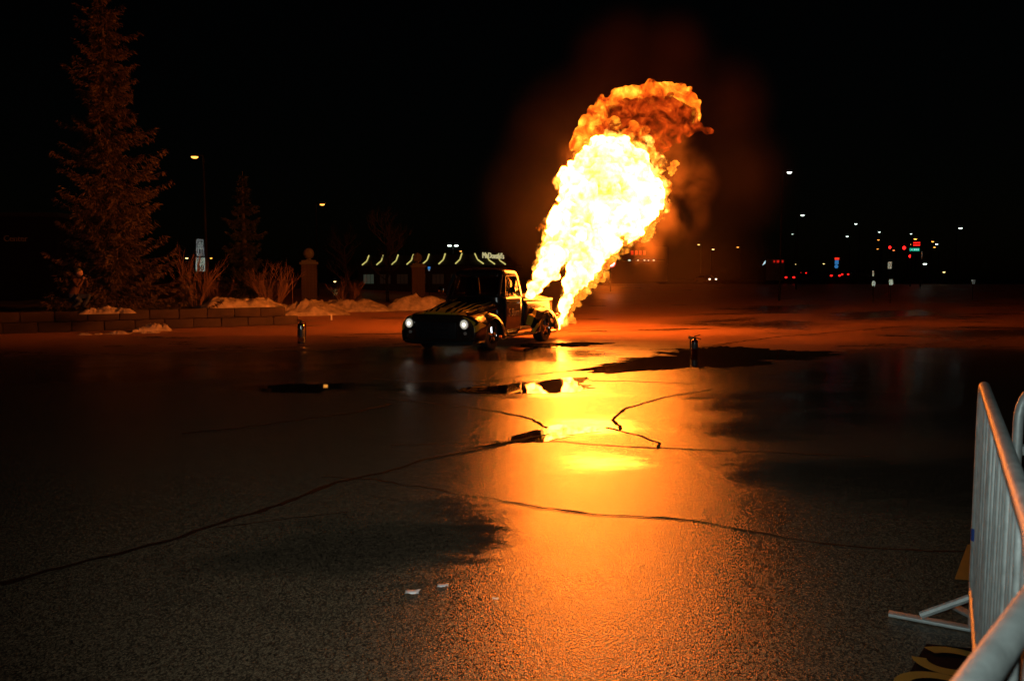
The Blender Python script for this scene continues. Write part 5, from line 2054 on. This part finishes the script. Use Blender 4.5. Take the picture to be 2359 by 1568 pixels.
# ------------------------------------------------------------------ restaurant with lit roof ribs
def restaurant():
    d0 = 80.0
    corner = at(1085, 640, d0)
    gz_ = ground_z(86)
    t = thing('restaurant', 'restaurant with glowing yellow roof ribs behind the truck', 'building', (corner.x, d0, gz_), 0)
    hl_ = lambda v: at(1085, v, d0).z - gz_
    ze, zm, ztp = hl_(612), hl_(598), hl_(584)
    aL = math.pi - R(33)         # left facade runs away to the left and back
    aR = R(57)
    DL, DR = Vector((math.cos(aL), math.sin(aL), 0)), Vector((math.cos(aR), math.sin(aR), 0))
    LL, LR = 17.0, 10.0

    def P(s, r_, z, inset=0.0):
        return DL * (s + inset) + DR * (r_ + inset) + Vector((0, 0, z))

    def ring(z, ins):
        return [DL * ins + DR * ins + Vector((0, 0, z)), DL * (LL - ins) + DR * ins + Vector((0, 0, z)), DL * (LL - ins) + DR * (LR - ins) + Vector((0, 0, z)), DL * ins + DR * (LR - ins) + Vector((0, 0, z))]
    w = MB().grid([ring(-0.2, 0.6), ring(ze, 0.6)], close=True)
    w.build('wall', mat('restaurant_wall', (0.04, 0.03, 0.025), 0.9), t)
    rfm = MB().grid([ring(ze, 0.0), ring(ze + 0.12, 0.0), ring(zm, 0.78), ring(ztp, 1.15), ring(ztp, 2.2)], close=True)
    rfm.f.append(tuple(range(16, 20)))
    roof_ = rfm.build('roof', mat('mansard_roof', (0.02, 0.015, 0.012), 0.9), t, smooth=False)
    M_rib = emit('roof_rib_light', (0.80, 0.70, 0.20), 0.7)
    for k in range(7):
        s = 2.0 + k * 2.2
        n_ = (DR).normalized()
        for (z0, i0), (z1, i1) in (((ze + 0.14, 0.0), (zm - 0.03, 0.76)), ((zm + 0.03, 0.80), (ztp, 1.12))):
            MB().tube([DL * s + DR * i0 + Vector((0, 0, z0 + 0.10)), DL * s + DR * i1 + Vector((0, 0, z1 + 0.10))], 0.075, 6).build('roof_rib', M_rib, roof_)
    for k in range(3):
        s = 2.2 + k * 2.1
        for (z0, i0), (z1, i1) in (((ze + 0.14, 0.0), (zm - 0.03, 0.76)), ((zm + 0.03, 0.80), (ztp, 1.12))):
            MB().tube([DR * s + DL * i0 + Vector((0, 0, z0 + 0.10)), DR * s + DL * i1 + Vector((0, 0, z1 + 0.10))], 0.075, 6).build('roof_rib', M_rib, roof_)
    # lit name over the right facade
    sg_ = text('lettering', "McDonald's", 0.86, emit('restaurant_letters', (0.80, 0.70, 0.35), 0.55), roof_,
               DR * 3.6 + DL * (-0.3) + Vector((0, 0, (zm + ztp) / 2 + 0.15)), (math.pi / 2, 0, aR), 0.05, 0, 1.0)
    # windows
    for k in range(6):
        s = 2.2 + 2.5 * k
        fr_ = MB().box((0, 0, 0), (1.7, 0.10, 1.2)).build('window', M_dark, t)
        fr_.location = DL * s + DR * 0.55 + Vector((0, 0, 1.35))
        fr_.rotation_euler = (0, 0, aL)
        for j in range(3):
            MB().box((-0.54 + 0.54 * j, 0.06, 0), (0.46, 0.03, 1.04)).build('pane', emit('window_glow_%d' % (k == 5), (0.35, 0.5, 0.35), 0.05 if k == 5 else 0.003), fr_)
    return t


restaurant()
# blue sign by the restaurant
p = at(988, 617, 70)
bs_ = thing('blue_sign', 'tiny lit blue sign below the restaurant roof', 'sign', (p.x, 70, 0))
MB().tube([(0, 0.05, 0), (0, 0.05, p.z)], 0.03, 6).build('post', M_pole, bs_)
MB().box((0, 0, p.z), (0.22, 0.05, 0.22), bev=0.01).build('panel', emit('blue_small', (0.02, 0.22, 0.6), 0.8), bs_)
MB().box((0.0, 0, p.z - 0.2), (0.14, 0.05, 0.10), bev=0.01).build('lower_panel', emit('blue_small2', (0.5, 0.6, 0.7), 0.4), bs_)

# building with a pale name at the far left
p = at(28, 549, 46)
bl_ = thing('building', 'dark building at the far left with pale lettering', 'building', (p.x, 46, 0))
MB().box((-4.2, 4.0, 2.6), (13, 7, 5.4)).build('wall', mat('left_building_wall', (0.008, 0.007, 0.007), 0.95, spec=0.1), bl_)
MB().box((-4.2, 4.0, 5.4), (13.4, 7.4, 0.25)).build('parapet', M_dark, bl_)
text('lettering', 'Center', 0.50, mat('sign_letters', (0.2, 0.18, 0.16), 0.6), bl_, (-0.10, 0.46, p.z), (math.pi / 2, 0, 0), 0.03)


# ------------------------------------------------------------------ cars on the far road
M_carp = mat('car_paint_dark', (0.05, 0.05, 0.06), 0.3, coat=0.6)
M_carg = mat('car_glass', (0.02, 0.02, 0.025), 0.1)


def car_proto(name, label, loc, rz, tail=True, strength=3.0):
    t = thing(name, label, 'car', loc, rz, 'cars on the far road')
    prof = [(-2.2, 0.35), (-2.25, 0.62), (-2.18, 0.88), (-1.35, 0.95), (-0.75, 1.38), (0.45, 1.42), (1.15, 0.98), (2.05, 0.84), (2.25, 0.6), (2.2, 0.35)]
    rows = []
    for y in np.linspace(-1, 1, 9):
        k = 1 - 0.06 * abs(y) ** 3
        rows.append([Vector((x * k, y * 0.86 * (1 - 0.16 * max(0, (z - 0.95) / 0.45)), z - 0.03 * abs(y) ** 4)) for x, z in prof])
    mb = MB().grid(rows)
    for r_ in (rows[0], rows[-1]):
        mb.add(r_, [tuple(range(len(r_)))])
    mb.build('body', M_carp, t)
    MB().grid([[Vector((-1.30, y, 1.0)), Vector((-0.80, y * 0.92, 1.36))] for y in (-0.70, 0, 0.70)]).build('rear_glass', M_carg, t).location = (-0.03, 0, 0.03)
    for sg in (1, -1):
        MB().grid([[Vector((-0.95, sg * 0.865, 0.99)), Vector((-0.62, sg * 0.80, 1.32))], [Vector((0.95, sg * 0.865, 0.99)), Vector((0.40, sg * 0.80, 1.34))]]).build('side_glass', M_carg, t)
        if tail:
            MB().ball((-2.22, 0.62 * sg, 0.74), 0.5, 10, 6, (0.14, 0.40, 0.24)).build('tail_lamp', lamp_mat((1, 0.01, 0.008), strength), t)
        else:
            MB().ball((2.20, 0.60 * sg, 0.68), 0.5, 10, 6, (0.14, 0.36, 0.24)).build('headlight', lamp_mat((1, 0.85, 0.6), strength), t)
        for x in (-1.35, 1.38):
            MB().lathe([(0.18, -0.1), (0.31, -0.1), (0.32, 0.1), (0.18, 0.1)], 18, 'y', (x, 0.78 * sg, 0.32)).build('wheel', M_rubber, t)
    return t


for lab, u, v, d, rz, tail, s in [
    ('car with paired red tail lights, left of the vertical blue sign', 1910, 635, 118, math.pi / 2, True, 3.0),
    ('car with red tail lights just below the dim red sign', 1839, 639, 112, math.pi / 2 - 0.9, True, 3.0),
    ('car with faint red tail light, highest on the far road', 1866, 629, 160, math.pi / 2 - 1.0, True, 2.0),
    ('car with red tail lights right of the vertical blue sign', 1941, 634, 130, math.pi / 2 - 1.1, True, 1.4),
    ('car with red tail light under the left traffic light', 1971, 632, 125, math.pi / 2 - 1.2, True, 3.0),
    ('car with white headlights low beside the fire smoke', 1625, 648, 130, -math.pi / 2 + 0.3, False, 3.0),
]:
    p = at(u, v, d)
    # stands on the raised far road
    car_proto('car', lab, (p.x, d, max(ground_z(d), p.z - 0.74)), rz, tail, s)

# raised far road the cars stand on
rd_ = MB()
rd_.grid([[Vector((x, 105, 0.95)), Vector((x, 109, 1.25)), Vector((x, 170, 1.55)), Vector((x, 176, 1.0))] for x in (20, 60, 110, 160)])
tag(rd_.build('far_road', mat('far_road_asphalt', (0.012, 0.012, 0.012), 0.95, spec=0.1)), 'dark raised road in the far distance', kind='structure')
